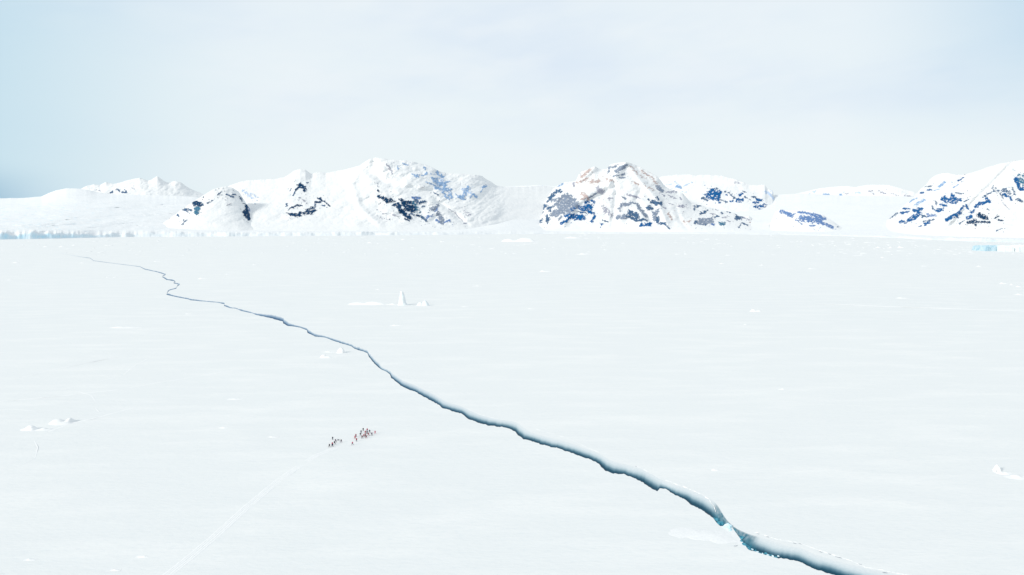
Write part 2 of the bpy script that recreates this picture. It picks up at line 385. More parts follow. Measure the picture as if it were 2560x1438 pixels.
S_MAS = strokes('''
2 D 12 1 1740,590 1790,530; 2 D 22 1 1790,530 1830,545 1850,585; 2 M 15 1 1830,560 1862,592; 2 M 9 .8 1700,660 1730,600; 2 M 5 .9 1660,600 1680,565; 2 M 6 1 1875,495 1900,497
2 M 7 .9 1620,800 1618,765; 2 D 10 .7 1640,840 1700,810 1760,785 1810,790; 2 D 17 .9 1640,890 1700,905 1790,912; 2 D 14 .75 1790,880 1850,890; 2 D 15 1 1870,860 1950,815
2 D 17 1 1900,890 1975,855; 2 D 16 .8 1880,850 1930,890; 2 M 8 1 1985,770 1970,820; 2 D 13 .95 1995,750 2060,740 2055,695; 2 D 7 .9 2020,690 2060,720; 2 M 9 .6 2070,780 2110,790
2 D 10 .85 2100,735 2140,770 2170,800; 2 D 6 .9 2065,735 2110,730; 2 L 12 .4 1780,690 1900,760; 2 P 14 .3 1150,640 1240,680; 2 P 20 .3 1060,600 1180,700
3 D 12 1 490,590 495,605; 3 M 4 .6 475,510 490,560; 3 D 20 1 500,675 560,700 600,720 645,715; 3 D 14 .9 590,690 600,745; 3 D 7 .8 650,725 700,735; 3 D 16 .95 680,785 740,770 770,790
3 D 14 1 760,710 830,740 900,745; 3 D 24 .95 740,800 790,860 850,920 900,940; 3 D 36 .95 820,760 880,800 940,840; 3 D 26 1 850,830 940,850; 3 T 34 .65 940,760 980,850; 3 N 14 .85 930,690 1020,690
3 M 18 .8 950,700 990,740; 3 M 14 .9 1020,750 1090,735; 3 M 10 .7 1040,800 1080,800; 3 D 10 1 830,960 890,985; 3 M 8 .6 900,890 960,910; 3 D 10 1 980,910 1010,920; 3 M 14 .95 1040,930 1105,985
3 N 16 .6 1110,940 1180,920; 3 G 22 .65 1160,840 1230,810 1260,780; 3 N 14 .85 1220,860 1250,830; 3 G 24 1 1255,900 1300,960 1310,1000; 3 N 16 .9 1240,980 1300,1010; 3 N 11 .9 1310,1015 1400,980
3 L 12 .6 600,260 640,330 670,375; 3 S 7 1 800,250 880,275; 3 S 9 .7 735,290 740,325
3 S 20 .7 945,400 1000,415; 3 S 9 .8 1080,300 1090,330; 3 S 14 .6 1060,400 1110,380; 3 P 14 .5 1160,380 1200,385; 3 S 18 .75 1240,360 1270,400 1320,420; 3 S 26 .85 1200,440 1260,500 1340,525
3 S 12 .9 1340,510 1390,475; 3 P 22 .5 1280,450 1330,480; 3 S 8 .85 1110,490 1230,540; 3 S 20 .75 1230,560 1330,580 1410,590; 3 S 12 .75 1320,620 1380,700; 3 S 20 .75 1400,640 1425,680; 3 S 8 .9 1390,690 1400,720
3 M 8 .9 1195,620 1250,655; 3 L 5 .5 1040,560 1080,550; 3 S 22 .85 1540,680 1580,690 1600,620 1640,560; 3 P 20 .55 1560,580 1660,620; 3 S 10 .6 1480,640 1530,690; 3 S 12 .85 1670,680 1700,640 1755,685
3 S 12 .9 1820,555 1870,535; 3 S 6 .9 1800,620 1825,575; 3 L 8 .7 1610,912 1670,905; 3 L 22 .28 1590,870 1650,890; 3 L 5 1 1390,830 1430,855; 3 L 3.5 .8 1440,860 1570,990; 3 L 7 .8 1590,1018 1615,1020
3 L 6 .5 540,890 590,890; 3 L 6 .9 590,970 640,960; 3 L 6 .6 460,840 475,838; 3 L 4 .8 670,905 730,930; 3 L 5 .5 500,950 560,960''')
S_GLA = strokes('''
3 L 12 .65 1880,950 1950,930; 3 L 10 .65 1890,985 1940,975; 3 L 14 .55 2040,890 2150,890; 3 L 6 .6 2000,960 2040,955
3 P 10 .55 2210,595 2370,590; 3 P 10 .5 2420,600 2560,575; 4 P 12 .45 10,590 240,570''')
S_CEN = strokes('''
4 W 16 .85 790,420 870,350 895,335; 4 L 6 .9 770,380 775,400; 4 W 16 .5 730,500 870,440; 4 L 12 .7 688,505 692,530; 4 W 30 .58 920,480 1000,480; 4 L 30 .75 1000,575 1055,620; 4 G 10 1 890,680 975,630
4 W 24 .75 800,640 860,690; 4 W 9 .9 780,712 900,682; 4 G 22 1 1240,345 1290,310 1350,280; 4 G 13 .6 1120,380 1150,300 1230,290; 4 G 9 .95 1190,415 1260,400; 4 G 10 .95 1280,435 1340,430; 4 G 8 .9 1300,400 1340,380
4 L 8 .4 1180,300 1260,260; 4 W 16 .5 1100,450 1200,475; 4 W 14 .35 1420,290 1520,400 1600,440; 4 W 16 .42 1560,350 1700,440 1760,520; 4 G 20 .8 1750,540 1810,600; 4 L 5 .9 1590,380 1650,400; 4 W 10 .5 1430,480 1520,520
4 W 14 .35 1600,540 1720,590; 4 M 18 .95 380,690 470,610 520,600; 4 M 11 .95 350,740 400,690; 4 S 14 .5 340,590 390,540; 4 S 16 .45 480,540 560,510; 4 G 16 .9 400,730 455,715; 4 G 40 1 500,760 560,700 620,680
4 G 48 1 530,820 600,780 690,770; 4 G 34 .9 440,890 520,870 620,850; 4 G 26 1 620,730 690,720; 4 M 26 .75 300,800 380,820; 4 M 20 .85 250,930 300,800; 4 M 12 .95 210,1020 290,960; 4 M 17 .9 340,920 350,1000 370,960
4 G 18 .9 400,910 480,910; 4 G 14 .9 420,800 460,770; 4 M 14 .9 378,850 384,856; 4 M 8 .7 260,1010 290,1000; 4 G 14 .9 500,970 530,930
4 B 14 1 520,1020 590,985 640,950; 4 B 28 .9 600,910 700,930 820,940; 4 B 14 1 700,960 800,960; 4 B 20 .78 640,860 740,790; 4 B 40 .72 790,830 900,800; 4 B 24 .55 840,750 940,740; 4 B 16 .95 880,860 940,890
4 B 18 1 920,990 955,930; 4 B 12 .9 1035,1025 1055,1035; 4 M 6 1 1060,970 1125,1005; 4 M 14 .42 740,870 880,890; 4 L 40 .36 1080,830 1150,900; 4 L 20 .34 1120,720 1170,700
4 G 14 .65 1310,680 1350,710; 4 L 14 .65 1370,650 1480,670 1540,700; 4 G 20 .85 1270,840 1300,780 1400,770; 4 G 16 .65 1400,750 1480,760; 4 G 18 .95 1500,770 1540,850 1620,930; 4 M 28 .97 1400,880 1500,920
4 G 24 .8 1250,940 1340,930; 4 M 18 .9 1350,920 1480,960; 4 M 16 .85 1480,980 1610,970; 4 B 18 1 1550,1040 1670,1030; 4 M 24 .8 1640,820 1680,830; 4 M 24 .8 1690,740 1800,770; 4 M 14 .65 1740,680 1770,710
4 M 12 .8 1638,715 1645,725; 4 G 22 1 1720,960 1720,900 1760,860; 4 M 22 1 1760,950 1760,990; 4 L 10 .55 1820,800 1870,830; 4 M 14 .9 1770,1015 1860,1020; 4 M 9 1 1850,1030 1910,1080; 4 W 14 .55 1900,890 1940,960
4 L 8 .6 1780,630 1850,660; 4 L 14 .55 1870,620 2000,610; 4 L 14 .55 1900,660 1990,700; 4 L 14 .65 2055,690 2065,710; 4 L 20 .55 2030,800 2110,790; 4 L 10 .45 2075,865 2085,875; 4 L 8 .5 1900,760 1960,780; 4 W 14 .35 2100,990 2190,990
5 M 16 .6 190,740 190,700 260,690; 5 M 22 .65 270,790 330,760; 5 L 8 .5 380,790 450,800; 5 L 10 .35 400,730 460,740; 5 M 14 .55 520,760 540,790; 5 M 8 .6 600,760 650,775; 5 G 34 .95 260,890 400,880; 5 M 20 .95 200,900 330,920
5 M 14 .45 430,830 490,830; 5 L 12 .5 540,840 600,830; 5 N 16 .75 415,925 430,935; 5 T 22 .8 510,910 560,920; 5 L 8 .5 600,880 640,890; 5 M 22 .85 720,850 790,830; 5 M 10 .55 715,800 725,805; 5 L 10 .65 790,830 880,870
5 M 10 .8 750,960 790,910 860,940; 5 W 8 .6 890,900 1000,940; 5 W 8 .5 1130,1000 1180,1010; 5 W 6 .4 1200,990 1260,1020''')
S_BAK = strokes('''
4 S 14 .95 2000,540 2060,560; 4 P 7 .9 1980,490 2030,530; 4 P 8 .65 2100,540 2200,490; 4 P 8 .55 2060,610 2130,620; 4 P 8 .5 1850,525 1950,515
5 B 28 .78 350,560 400,500; 5 B 34 .92 410,520 500,530; 5 B 28 .92 380,580 490,590; 5 B 12 .85 480,600 500,650; 5 M 16 .7 290,590 340,610; 5 M 9 .6 370,480 480,470
5 M 16 .5 590,520 650,510; 5 B 8 .9 588,548 598,552; 5 M 14 .55 650,550 700,590; 5 B 13 .9 760,550 795,540; 5 B 16 .9 740,610 800,610; 5 B 9 .9 640,640 680,625; 5 M 12 .65 530,610 590,640; 5 M 8 .55 800,505 850,515
5 M 7 .9 830,575 860,590; 5 B 8 .7 710,640 780,645; 5 M 5 .8 880,600 910,620; 5 M 12 .65 930,570 980,590; 5 B 12 1 980,610 1050,620; 5 B 12 .85 940,650 1000,645; 5 B 14 .9 950,700 1060,690; 5 B 8 .9 1010,730 1050,735
5 B 9 .8 1070,660 1100,680; 5 L 14 .5 1090,700 1130,740; 5 P 14 .85 1100,510 1150,540 1200,595; 5 P 8 .55 1160,490 1185,560; 5 L 10 .3 700,390 760,400''')
S_SML = strokes('''
5 N 22 1 1300,770 1360,780 1430,820; 5 N 8 .9 1440,800 1480,790; 5 N 14 .9 1520,770 1600,780 1700,800; 5 N 34 .9 1560,850 1660,860 1800,870; 5 N 20 1 1700,800 1850,850; 5 N 18 1 1760,900 1850,920 1950,965
5 N 8 .65 1480,870 1560,920; 5 N 9 1 1660,945 1720,945; 5 B 8 1 1640,890 1680,890; 5 M 4 1 2010,962 2035,962''')
S_FAR = strokes('''
5 P 9 1 1540,575 1600,560; 5 P 8 .7 1620,600 1680,580; 5 P 14 .45 1650,530 1740,500; 5 S 5 1 1790,610 1850,590; 5 S 10 .8 1830,550 1900,545; 5 S 22 .95 1870,600 2030,600; 5 S 12 .9 2040,560 2060,540
5 L 6 .5 2100,540 2150,535; 5 P 12 .6 2250,520 2320,530; 5 L 8 .4 2440,490 2500,500; 6 L 10 .35 580,600 640,650; 6 L 12 .4 700,600 780,640; 6 L 10 .35 860,640 960,660; 6 L 14 .45 1040,660 1130,690''')  # far rock drawn pale: the haze is put into its colour
S_RGT = strokes('''
6 M 6 .9 770,960 780,955; 6 M 16 .62 830,940 940,890; 6 B 10 .95 1020,830 1095,830; 6 B 14 .85 990,890 1080,870; 6 B 14 1 970,1000 1030,990; 6 B 9 1 1030,1020 1070,1000; 6 B 26 1 1100,970 1180,920 1220,890
6 B 20 1 1150,850 1250,840; 6 S 18 .55 1170,780 1280,720; 6 S 7 .9 1100,740 1190,690; 6 B 9 1 1230,625 1280,628; 6 B 10 1 1330,590 1370,585; 6 M 9 .65 1310,545 1380,540; 6 S 6 .9 1390,600 1470,580
6 S 14 .75 1480,545 1550,490; 6 B 9 1 1720,470 1790,430; 6 S 4 .9 1650,560 1720,520; 6 B 24 .78 1520,690 1600,710 1740,720; 6 B 22 .88 1640,650 1680,720; 6 B 10 .75 1540,740 1690,760; 6 B 14 .75 1490,780 1560,790
6 M 12 .65 1430,740 1440,780; 6 B 18 .9 1430,850 1520,845; 6 M 10 .5 1380,800 1400,830; 6 M 20 .55 1230,900 1300,930; 6 N 18 .6 1320,910 1430,920; 6 B 16 1 1290,1030 1350,1000; 6 M 8 .75 1270,990 1400,970
6 B 5 1 1215,1065 1245,1050; 6 B 22 1 1570,970 1640,930 1740,880; 6 B 14 1 1750,840 1780,800; 6 B 11 1 1820,780 1840,830; 6 B 9 1 1695,935 1715,945; 6 M 7 .65 1790,740 1850,710; 6 B 18 1 1940,800 2010,760 2110,735
6 B 14 .9 2080,700 2110,730; 6 B 12 1 1890,880 1920,850; 6 B 16 .95 1830,950 1890,930; 6 D 20 1 1850,1010 1940,990; 6 D 12 1 1940,1000 1940,1040; 6 D 26 .97 1980,910 2070,945; 6 D 12 .85 1980,1000 2120,1000
6 D 9 .75 2180,950 2250,920; 6 D 8 1 2230,970 2290,985; 6 M 6 .65 1730,1030 1800,980; 6 M 10 .55 2030,680 2180,600; 6 M 22 .38 2160,560 2300,680; 6 M 26 .55 2300,580 2380,640; 6 B 16 .75 2290,640 2340,670
6 B 14 .75 2370,660 2400,720; 6 M 14 .45 2400,560 2450,640; 6 M 16 .65 2470,710 2540,740; 6 B 22 .85 2450,440 2500,560 2560,580; 6 T 44 .68 2500,470 2620,500; 6 T 24 .45 2490,400 2640,380; 6 M 12 .8 2438,455 2445,465
6 M 4 .9 2090,830 2120,850; 6 L 5 .5 2260,710 2370,840; 6 M 4 .6 2200,1115 2280,1080; 6 T 50 .6 2700,600 2900,800; 6 T 40 .6 2750,900 3100,1000; 6 M 40 .5 2900,400 3200,600; 6 M 8 .4 1680,620 1820,650''')
S_LFT = strokes('''
2 M 5 .8 -410,570 -380,545; 2 M 5 .8 -440,600 -420,590''')
# the faint rocks of the far left peaks, measured in the 2560 px photograph
S_LFT = [('M', 1.6, .9, [(276, 482), (282, 479)]), ('M', 1.6, .8, [(292, 473), (298, 477)]), ('M', 2.0, .9, [(305, 480), (317, 482)]), ('M', 1.2, .8, [(312, 475), (317, 479)]), ('L', 1.5, .6, [(330, 470), (335, 472)]), ('L', 1.5, .6, [(245, 476), (250, 478)])]

def rock_field(PX, PY, strk, seed):
    rock = np.zeros(PX.shape); colr = np.zeros(PX.shape + (3,)); best = np.zeros(PX.shape)
    n_ = 0.5 + 0.25 * fbm(PX / 3.1 + seed, PY / 2.2, 2) + 1.25 * fbm((PX + 0.5 * PY) / 8.0 + seed, (PY - 0.25 * PX) / 4.6 + seed * 2, 4, 0.68)
    W1 = 2.0 * fbm(PX / 11 + seed, PY / 8 + 40, 4, 0.65); W2 = 2.0 * fbm(PX / 9 + 70, PY / 8 + seed, 4, 0.65)
    for (cname, w, d, pl) in strk:
        xs = [p[0] for p in pl]; ys = [p[1] for p in pl]; w_ = max(w, 1.0) * 1.15; mg = w_ * 2 + 5
        m = (PX > min(xs) - mg) & (PX < max(xs) + mg) & (PY > min(ys) - mg) & (PY < max(ys) + mg)
        if not m.any(): continue
        wa = 1.4 + 0.40 * w
        qx = PX[m] + wa * W1[m]; qy = PY[m] + wa * 0.8 * W2[m]; dist = np.full(qx.shape, 1e9)
        segs = list(zip(pl[:-1], pl[1:]))
        for (a, b) in segs:
            ax, ay = a; bx, by = b; L2 = (bx - ax) ** 2 + (by - ay) ** 2 + 1e-9
            t = np.clip(((qx - ax) * (bx - ax) + (qy - ay) * (by - ay)) / L2, 0, 1)
            dist = np.minimum(dist, np.hypot(qx - ax - t * (bx - ax), qy - ay - t * (by - ay)))
        w_ = w_ * 1.32; e = np.clip(1 - dist / w_, 0, 1) ** 0.7
        v = e * (0.35 + 1.10 * d) - (1.05 * n_[m] * (1.2 - 0.3 * d)) + 0.04
        r = sstep(-0.03, 0.12, v)
        cur = best[m]; up = r > cur
        c0_ = np.array(RC[cname]) * (1 + 0.25 * fbm(qx / 4.0 + 9, qy / 3.0, 2))[:, None]
        cm = colr[m]; cm[up] = c0_[up]; colr[m] = cm
        cur[up] = r[up]; best[m] = cur
    return best, colr

def label_components(mask):
    lab = np.where(mask, np.arange(mask.size).reshape(mask.shape) + 1, 0)
    for it in range(400):
        p = np.pad(lab, 1); m = lab.copy()
        for dy in (0, 1, 2):
            for dx in (0, 1, 2):
                m = np.maximum(m, p[dy:dy + lab.shape[0], dx:dx + lab.shape[1]])
        m = np.where(mask, m, 0)
        if (m == lab).all(): break
        lab = m
    return lab

def massif(name, label, skyline, basel, Yb, Yr, strk, seed, step=1.25, rows=110, prof=1.15, amp=70, back=900, gullies=(), snow=(0.83, 0.83, 0.82), wig=0.0, skirt=90, ks=1.0, ep=5.0):
    """A mountain: ground plan from depth Yb (foot) to Yr (ridge), then falling away behind the ridge."""
    u = np.arange(skyline[0][0], skyline[-1][0] + step, step)
    sk = interp(skyline, u) + fbm(u / 14 + seed, u * 0 + seed, 4, 0.6) * wig
    uu = np.arange(u[0] - 120, u[-1] + 121, step); bs = np.interp(u, uu, smooth(interp(SHORE, uu), int(70 / step))) - 1.0; Ysh = on_ice(u, bs + 1.0)[1]; Yb = Ysh + Yb + (300 * sstep(1150, 1400, u) if seed == 1.1 else 0)
    bs = np.maximum(bs, sk + 2)
    s = np.linspace(0, 1, rows) ** 0.95
    PX = np.repeat(u[None], rows, 0); S = np.repeat(s[:, None], len(u), 1)
    kk = max(3, int(42 / step)); skm = smooth(sk, kk); du = np.minimum(u - u[0], u[-1] - u); skm = smooth(np.maximum(sk, skm), kk // 2 + 2); skm = sk + (skm - sk) * sstep(0, 45, du); e_ = S ** ep
    SK = skm[None] * (1 - e_) + sk[None] * e_
    PY = bs[None] - (bs[None] - SK) * S ** (1 / prof)
    hfac = np.clip((bs - sk) / 60, 0.15, 1)[None]
    Yrr = Yb + Yr + 180 * fbm(u / 260 + seed * 3, u * 0 + 0.3, 1)
    D = Yb[None] + (Yrr - Yb)[None] * S
    env = sstep(0.0, 0.25, S)
    amp = amp * 1.35 * (0.55 + 0.45 * sstep(820, 960, PX)) * (1 - (0.8 * sstep(1225, 1285, PX) if seed == 1.1 else 0))
    rel = amp * fbm(PX / (85 * ks) + seed, PY / (38 * ks) + seed, 5, 0.5) + amp * 0.40 * (ridged((PX + PY * 1.1) / (50 * ks) + seed, PY / (34 * ks), 4) - 0.4)
    rock, rcol = rock_field(PX, PY, strk, seed)
    rock = rock * sstep(0.42, 0.24, fbm((PX + PY) / 6.5 + seed, (PY - PX * 0.4) / 4.0, 3, 0.6))
    soft = rock
    rel = rel - 10 * soft + 16 * soft * fbm(PX / 5 + seed, PY / 4, 3, 0.6)
    for (gw, gd, gp) in gullies:
        dist = np.full(PX.shape, 1e9)
        for (a, b) in zip(gp[:-1], gp[1:]):
            L2 = (b[0]-a[0])**2 + (b[1]-a[1])**2
            t = np.clip(((PX-a[0])*(b[0]-a[0]) + (PY-a[1])*(b[1]-a[1])) / L2, 0, 1)
            dist = np.minimum(dist, np.hypot(PX-a[0]-t*(b[0]-a[0]), PY-a[1]-t*(b[1]-a[1])))
        rel = rel + gd * np.exp(-(dist / gw) ** 2)
    D = D + rel * env * hfac
    X, Y, Zv = at_depth(PX, PY, D)
    pock = 0.5 + 0.5 * fbm(PX / 30 + 3, PY / 9 + seed, 4)
    sn = np.array(snow)[None, None] * (1 - 0.05 * pock[..., None] * np.array([1.3, 1.0, 0.7]))
    colr = sn * (1 - rock[..., None]) + rcol * rock[..., None]
    # behind the ridge
    nb = 14
    tb = np.linspace(0, 1, nb + 1)[1:]
    Xr, Yr_, Zr = X[-1], Y[-1], Zv[-1]
    Xb = np.stack([Xr * (1 + back * t / Yr_) for t in tb]); Yb_ = np.stack([Yr_ + back * t for t in tb])
    Zb = np.stack([Zr - (Zr + skirt) * t ** 1.4 - 12 * t for t in tb]) + 25 * fbm(Xb / 300, Yb_ / 300, 3) * tb[:, None] - 2
    # foot below ground
    X0, Y0, Z0 = X[:1], Y[:1] - 6, np.full_like(Zv[:1], -skirt)
    Xa = np.concatenate([X0, X, Xb]); Ya = np.concatenate([Y0, Y, Yb_]); Za = np.concatenate([Z0, Zv, Zb])
    Ca = np.concatenate([colr[:1], colr, np.repeat(colr[-1:], nb, 0) * 0 + np.array(snow)])
    R, C = Xa.shape
    V = np.stack([Xa, Ya, Za], -1).reshape(-1, 3); Cc = Ca.reshape(-1, 3)
    Fq = grid_faces(R, C)
    RF = np.concatenate([rock[:1] * 0, rock, np.zeros((nb, C))])
    fr = ((RF[:-1, :-1] + RF[1:, :-1] + RF[:-1, 1:] + RF[1:, 1:]) / 4 > 0.5)
    # group broken bits that lie close together into one outcrop
    dil = fr.copy()
    for _ in range(2):
        p = np.pad(dil, 1); dil = p[1:-1, 1:-1] | p[:-2, 1:-1] | p[2:, 1:-1] | p[1:-1, :-2] | p[1:-1, 2:]
    lab = label_components(dil) * fr
    lab = lab.ravel()
    def sub(nm, sel, parent):
        f = Fq[sel]; used, inv = np.unique(f.ravel(), return_inverse=True)
        return mesh_obj(nm, V[used], inv.reshape(-1, 4), M_MTN, parent, Cc[used])
    main = sub(name, lab == 0, None)
    tag(main, label, 'mountain' if 'glacier' not in name else 'glacier', None, 'structure')
    ids, cnt = np.unique(lab[lab > 0], return_counts=True)
    rest = np.zeros(lab.shape, bool)
    for i, k in zip(ids, cnt):
        if k >= 90: sub('rock_outcrop', lab == i, main)
        else: rest |= (lab == i)
    if rest.any(): tag(sub('scattered_rock', rest, main), kind='stuff')
    return main

# glacier and ice apron along the whole shore ------------------------------------------------
SHORE = [(-900, 612), (-400, 606), (0, 599), (200, 596), (250, 593), (600, 591), (900, 589), (1150, 587), (1300, 585), (1500, 584), (1700, 585), (1900, 586), (2100, 590), (2240, 594), (2330, 600), (2400, 604), (2560, 606), (2960, 612), (3400, 620)]
CLIFF = [(-900, 18), (0, 18), (130, 16), (250, 10), (420, 12), (600, 10), (900, 9), (1150, 6), (1300, 3), (1900, 2), (2100, 3), (2300, 5), (2450, 8), (2560, 8), (3400, 10)]
GSKY = [(-900, 520), (-400, 505), (0, 496), (60, 495), (105, 491), (122, 483), (140, 476), (165, 471), (190, 471), (215, 474), (240, 480), (275, 485), (330, 487), (420, 489), (480, 492), (560, 502), (640, 520), (1000, 524),
        (1150, 500), (1225, 466), (1260, 467), (1300, 465), (1340, 463), (1400, 466), (1500, 480), (1700, 492), (1900, 496), (1940, 487), (2000, 484), (2100, 489), (2300, 492), (2420, 520), (2560, 540), (3400, 560)]
GRIDGE = [(-900, 9500), (600, 9800), (1100, 10500), (1900, 10500), (3400, 9800)]
def smooth(v, k):
    w = np.exp(-0.5 * (np.arange(-3 * k, 3 * k + 1) / k) ** 2); w /= w.sum()
    return np.convolve(np.pad(v, 3 * k, mode='edge'), w, 'valid')
def glacier():
    u = np.arange(-900, 3401, 2.0); nC = len(u)
    shs = smooth(interp(SHORE, u), 38)
    sh = shs + 0.9 * fbm(u / 30, u * 0 + 2, 4) ; cl = interp(CLIFF, u) * np.clip(0.85 + 0.9 * fbm(u / 55, u * 0 + 7, 5, 0.6), 0.25, 1.5)
    gs = interp(GSKY, u) + 0.7 * fbm(u / 18, u * 0 + 12, 3)
    Yr = smooth(interp(GRIDGE, u), 80); top = sh - cl
    _, ysh = on_ice(u, shs)
    ysh = ysh + 70 * fbm(u / 60, u * 0 + 5, 4, 0.42)
    gsm = smooth(gs, 55)
    rows_px = []; rows_D = []; ice = []
    # cliff rows
    for k, t in enumerate((0.0, 0.35, 0.7, 1.0)):
        rows_px.append(sh - cl * t + (0.4 * cl * 0.4 * fbm(u / 5 + k * 7, u * 0 + k, 3) if 0 < t < 1 else 0)); rows_D.append(ysh + 50 * t + 12 * fbm(u / 20 + k * 0.5, u * 0 + k * 0.5, 3, 0.5) * (t > 0)); ice.append(np.full(nC, [0.5, 1.0, 0.8, 0.15][k]))
    s = np.linspace(0, 1, 130)[1:]
    for t in s:
        pr = t ** 1.25
        # left: long crevassed slope; elsewhere flatter foot
        e = smooth(np.interp(u, [300, 700, 1110, 1205, 1305, 1375, 1500], [0.95, 1.6, 1.6, 1.05, 1.0, 1.4, 1.4]), 24)
        tm = shs - smooth(interp(CLIFF, u), 30); tp = tm + (top - tm) * max(0.0, 1 - t * 14); gs_ = gsm + (gs - gsm) * t ** 5
        py = tp - (tp - gs_) * t ** e
        ysm = on_ice(u, shs)[1]; D = ysm + (ysh - ysm) * max(0.0, 1 - t * 12) + 80 + (Yr - ysm) * t ** 1.15
        rough = sstep(0.0, 0.15, np.full(nC, t)) * sstep(1.0, 0.75, np.full(nC, t))
        D = D + (150 - 110 * sstep(900, 1150, u)) * fbm(u / 150 + py / 40, py / 14 + 3, 5, 0.5) * rough
        crev = sstep(650, 350, u) * sstep(500, 515, py) * sstep(594, 575, py) + 0.35 * sstep(2200, 2400, u)
        D = D + 55 * crev * fbm(u / 30 - py / 7, py / 3.0, 4, 0.55) * sstep(-0.25, 0.3, fbm(u / 90, py / 14 + 8, 3))
        rows_px.append(py); rows_D.append(D); ice.append(0.35 * crev * sstep(0.05, 0.5, fbm(u / 15 + 7, py / 4, 4)))
    PY = np.stack(rows_px); D = np.stack(rows_D); IC = np.stack(ice); PX = np.repeat(u[None], len(PY), 0)
    X, Y, Z_ = at_depth(PX, PY, D)
    Z_[0] = -1.5
    rock, rcol = rock_field(PX, PY, S_GLA, 5.0)
    sn = np.array((0.83, 0.835, 0.83)) * (1 - 0.05 * (0.5 + 0.5 * fbm(PX / 60, PY / 7, 4)))[..., None] ** np.array([1.4, 1.0, 0.6])
    side = np.interp(u, [-100, 140, 300, 1300, 2000, 2300, 2500], [0.6, 0.55, 0.15, 0.03, 0.03, 0.12, 0.25])[None]
    IC = np.clip(IC * side * (-0.1 + 1.9 * (0.5 + 0.6 * fbm(PX / 21, PY / 5 + 3, 5, 0.65))), 0, 1)[..., None]
    cl_ = sn * (1 - IC) + np.array(lin(160, 216, 238)) * IC
    cl_ = cl_ * (1 - rock[..., None]) + rcol * rock[..., None]
    nb = 6; tb = np.linspace(0, 1, nb + 1)[1:]
    Xb = np.stack([X[-1] * (1 + 2500 * t / Y[-1]) for t in tb]); Yb = np.stack([Y[-1] + 2500 * t for t in tb]); Zb = np.stack([Z_[-1] * (1 - t ** 1.5) - 40 * t for t in tb])
    Xa = np.concatenate([X, Xb]); Ya = np.concatenate([Y, Yb]); Za = np.concatenate([Z_, Zb]); Ca = np.concatenate([cl_, np.repeat(cl_[-1:], nb, 0)])
    R, C = Xa.shape
    o = mesh_obj('glacier', np.stack([Xa, Ya, Za], -1).reshape(-1, 3), grid_faces(R, C), M_MTN, None, Ca.reshape(-1, 3))
    tag(o, 'wide white glacier sloping down to pale blue ice cliffs along the frozen shore', 'glacier', None, 'structure')
glacier()

massif('mountain', 'low far white peaks on the left skyline', [(150, 505), (185, 480), (205, 471), (218, 464), (235, 461), (250, 463), (265, 455), (285, 460), (300, 457), (325, 449), (350, 445), (370, 452), (380, 449), (393, 440.5), (405, 449), (420, 457), (438, 452), (452, 456), (463, 464), (475, 472), (520, 490), (560, 505)],
       0, 5200, 2200, S_LFT, 2.3, step=1.5, rows=150, amp=60, wig=1.2, ks=0.35, ep=12.0)
massif('mountain', 'broad snow massif left of centre with dark rock faces and a rounded summit',
       [(480, 520), (540, 480), (575, 464), (588, 459), (600, 455), (620, 451), (655, 449), (690, 447), (712, 443), (725, 435), (735, 427), (750, 422.5), (764, 425), (778, 435), (790, 431), (803, 430), (815, 433), (840, 428), (870, 422), (900, 414), (912, 405), (925, 397), (940, 394), (960, 395.5), (972, 399), (990, 400), (1012, 401), (1040, 406), (1065, 412), (1085, 421), (1100, 429), (1115, 432), (1140, 434), (1180, 436), (1205, 440), (1215, 448), (1228, 454), (1240, 464), (1262, 467), (1300, 467.5), (1350, 465), (1400, 468), (1450, 478), (1520, 500), (1600, 560)],
       [(480, 566), (800, 572), (1000, 572), (1200, 572), (1380, 576)], 380, 1650, S_MAS, 1.1, rows=150, amp=70, wig=1.3,
       gullies=[(9, 70, [(935, 405), (925, 430), (960, 455), (1010, 470), (1080, 480)]), (9, -50, [(900, 425), (880, 460), (900, 520), (950, 560)]), (6, 45, [(1090, 500), (1130, 530), (1170, 565)])])
massif('mountain', 'pointed white spur with black rock specks at the left end of the central massif',
       [(395, 566), (415, 553), (432, 541), (450, 527), (472, 512), (495, 497), (520, 481), (535, 473), (552, 468), (566, 466), (582, 470), (597, 479), (605, 492), (616, 510), (628, 527), (642, 545), (665, 562), (690, 572)],
       [(395, 570), (690, 574)], 330, 700, S_NUN, 3.7, rows=100, amp=40, back=500, wig=1.2)
massif('mountain', 'rocky snow-streaked mountain right of centre with twin brown and grey summits',
       [(1322, 572), (1338, 556), (1348, 535), (1358, 512), (1372, 487), (1385, 472), (1396, 462), (1412, 456), (1428, 454), (1440, 452), (1447, 437), (1456, 428), (1474, 422), (1487, 415.5), (1496, 421), (1506, 424), (1518, 422), (1524, 412), (1540, 408), (1563, 405), (1582, 410), (1600, 418), (1622, 429), (1640, 439), (1652, 451), (1660, 463), (1672, 472), (1690, 477), (1706, 483), (1718, 496), (1728, 508), (1745, 512), (1775, 519), (1810, 526), (1835, 533), (1852, 541), (1872, 540), (1890, 552), (1912, 566), (1940, 576), (1980, 584)],
       [(1322, 576), (1500, 575), (1700, 579), (1850, 583), (1980, 588)], 180, 1500, S_CEN, 4.4, rows=150, amp=60, wig=1.6,
       gullies=[(6, 55, [(1530, 440), (1540, 480), (1535, 530), (1530, 565)]), (8, -80, [(1563, 405), (1545, 435), (1520, 462), (1480, 480), (1440, 510), (1410, 560)]), (8, -80, [(1566, 406), (1600, 450), (1645, 500), (1670, 565)]), (7, -60, [(1487, 416), (1460, 445), (1405, 480), (1352, 555)]), (7, 70, [(1600, 480), (1590, 500), (1622, 540), (1632, 565)]), (5, 40, [(1470, 500), (1500, 490), (1530, 470)]), (6, 45, [(1690, 520), (1700, 550), (1720, 575)])])
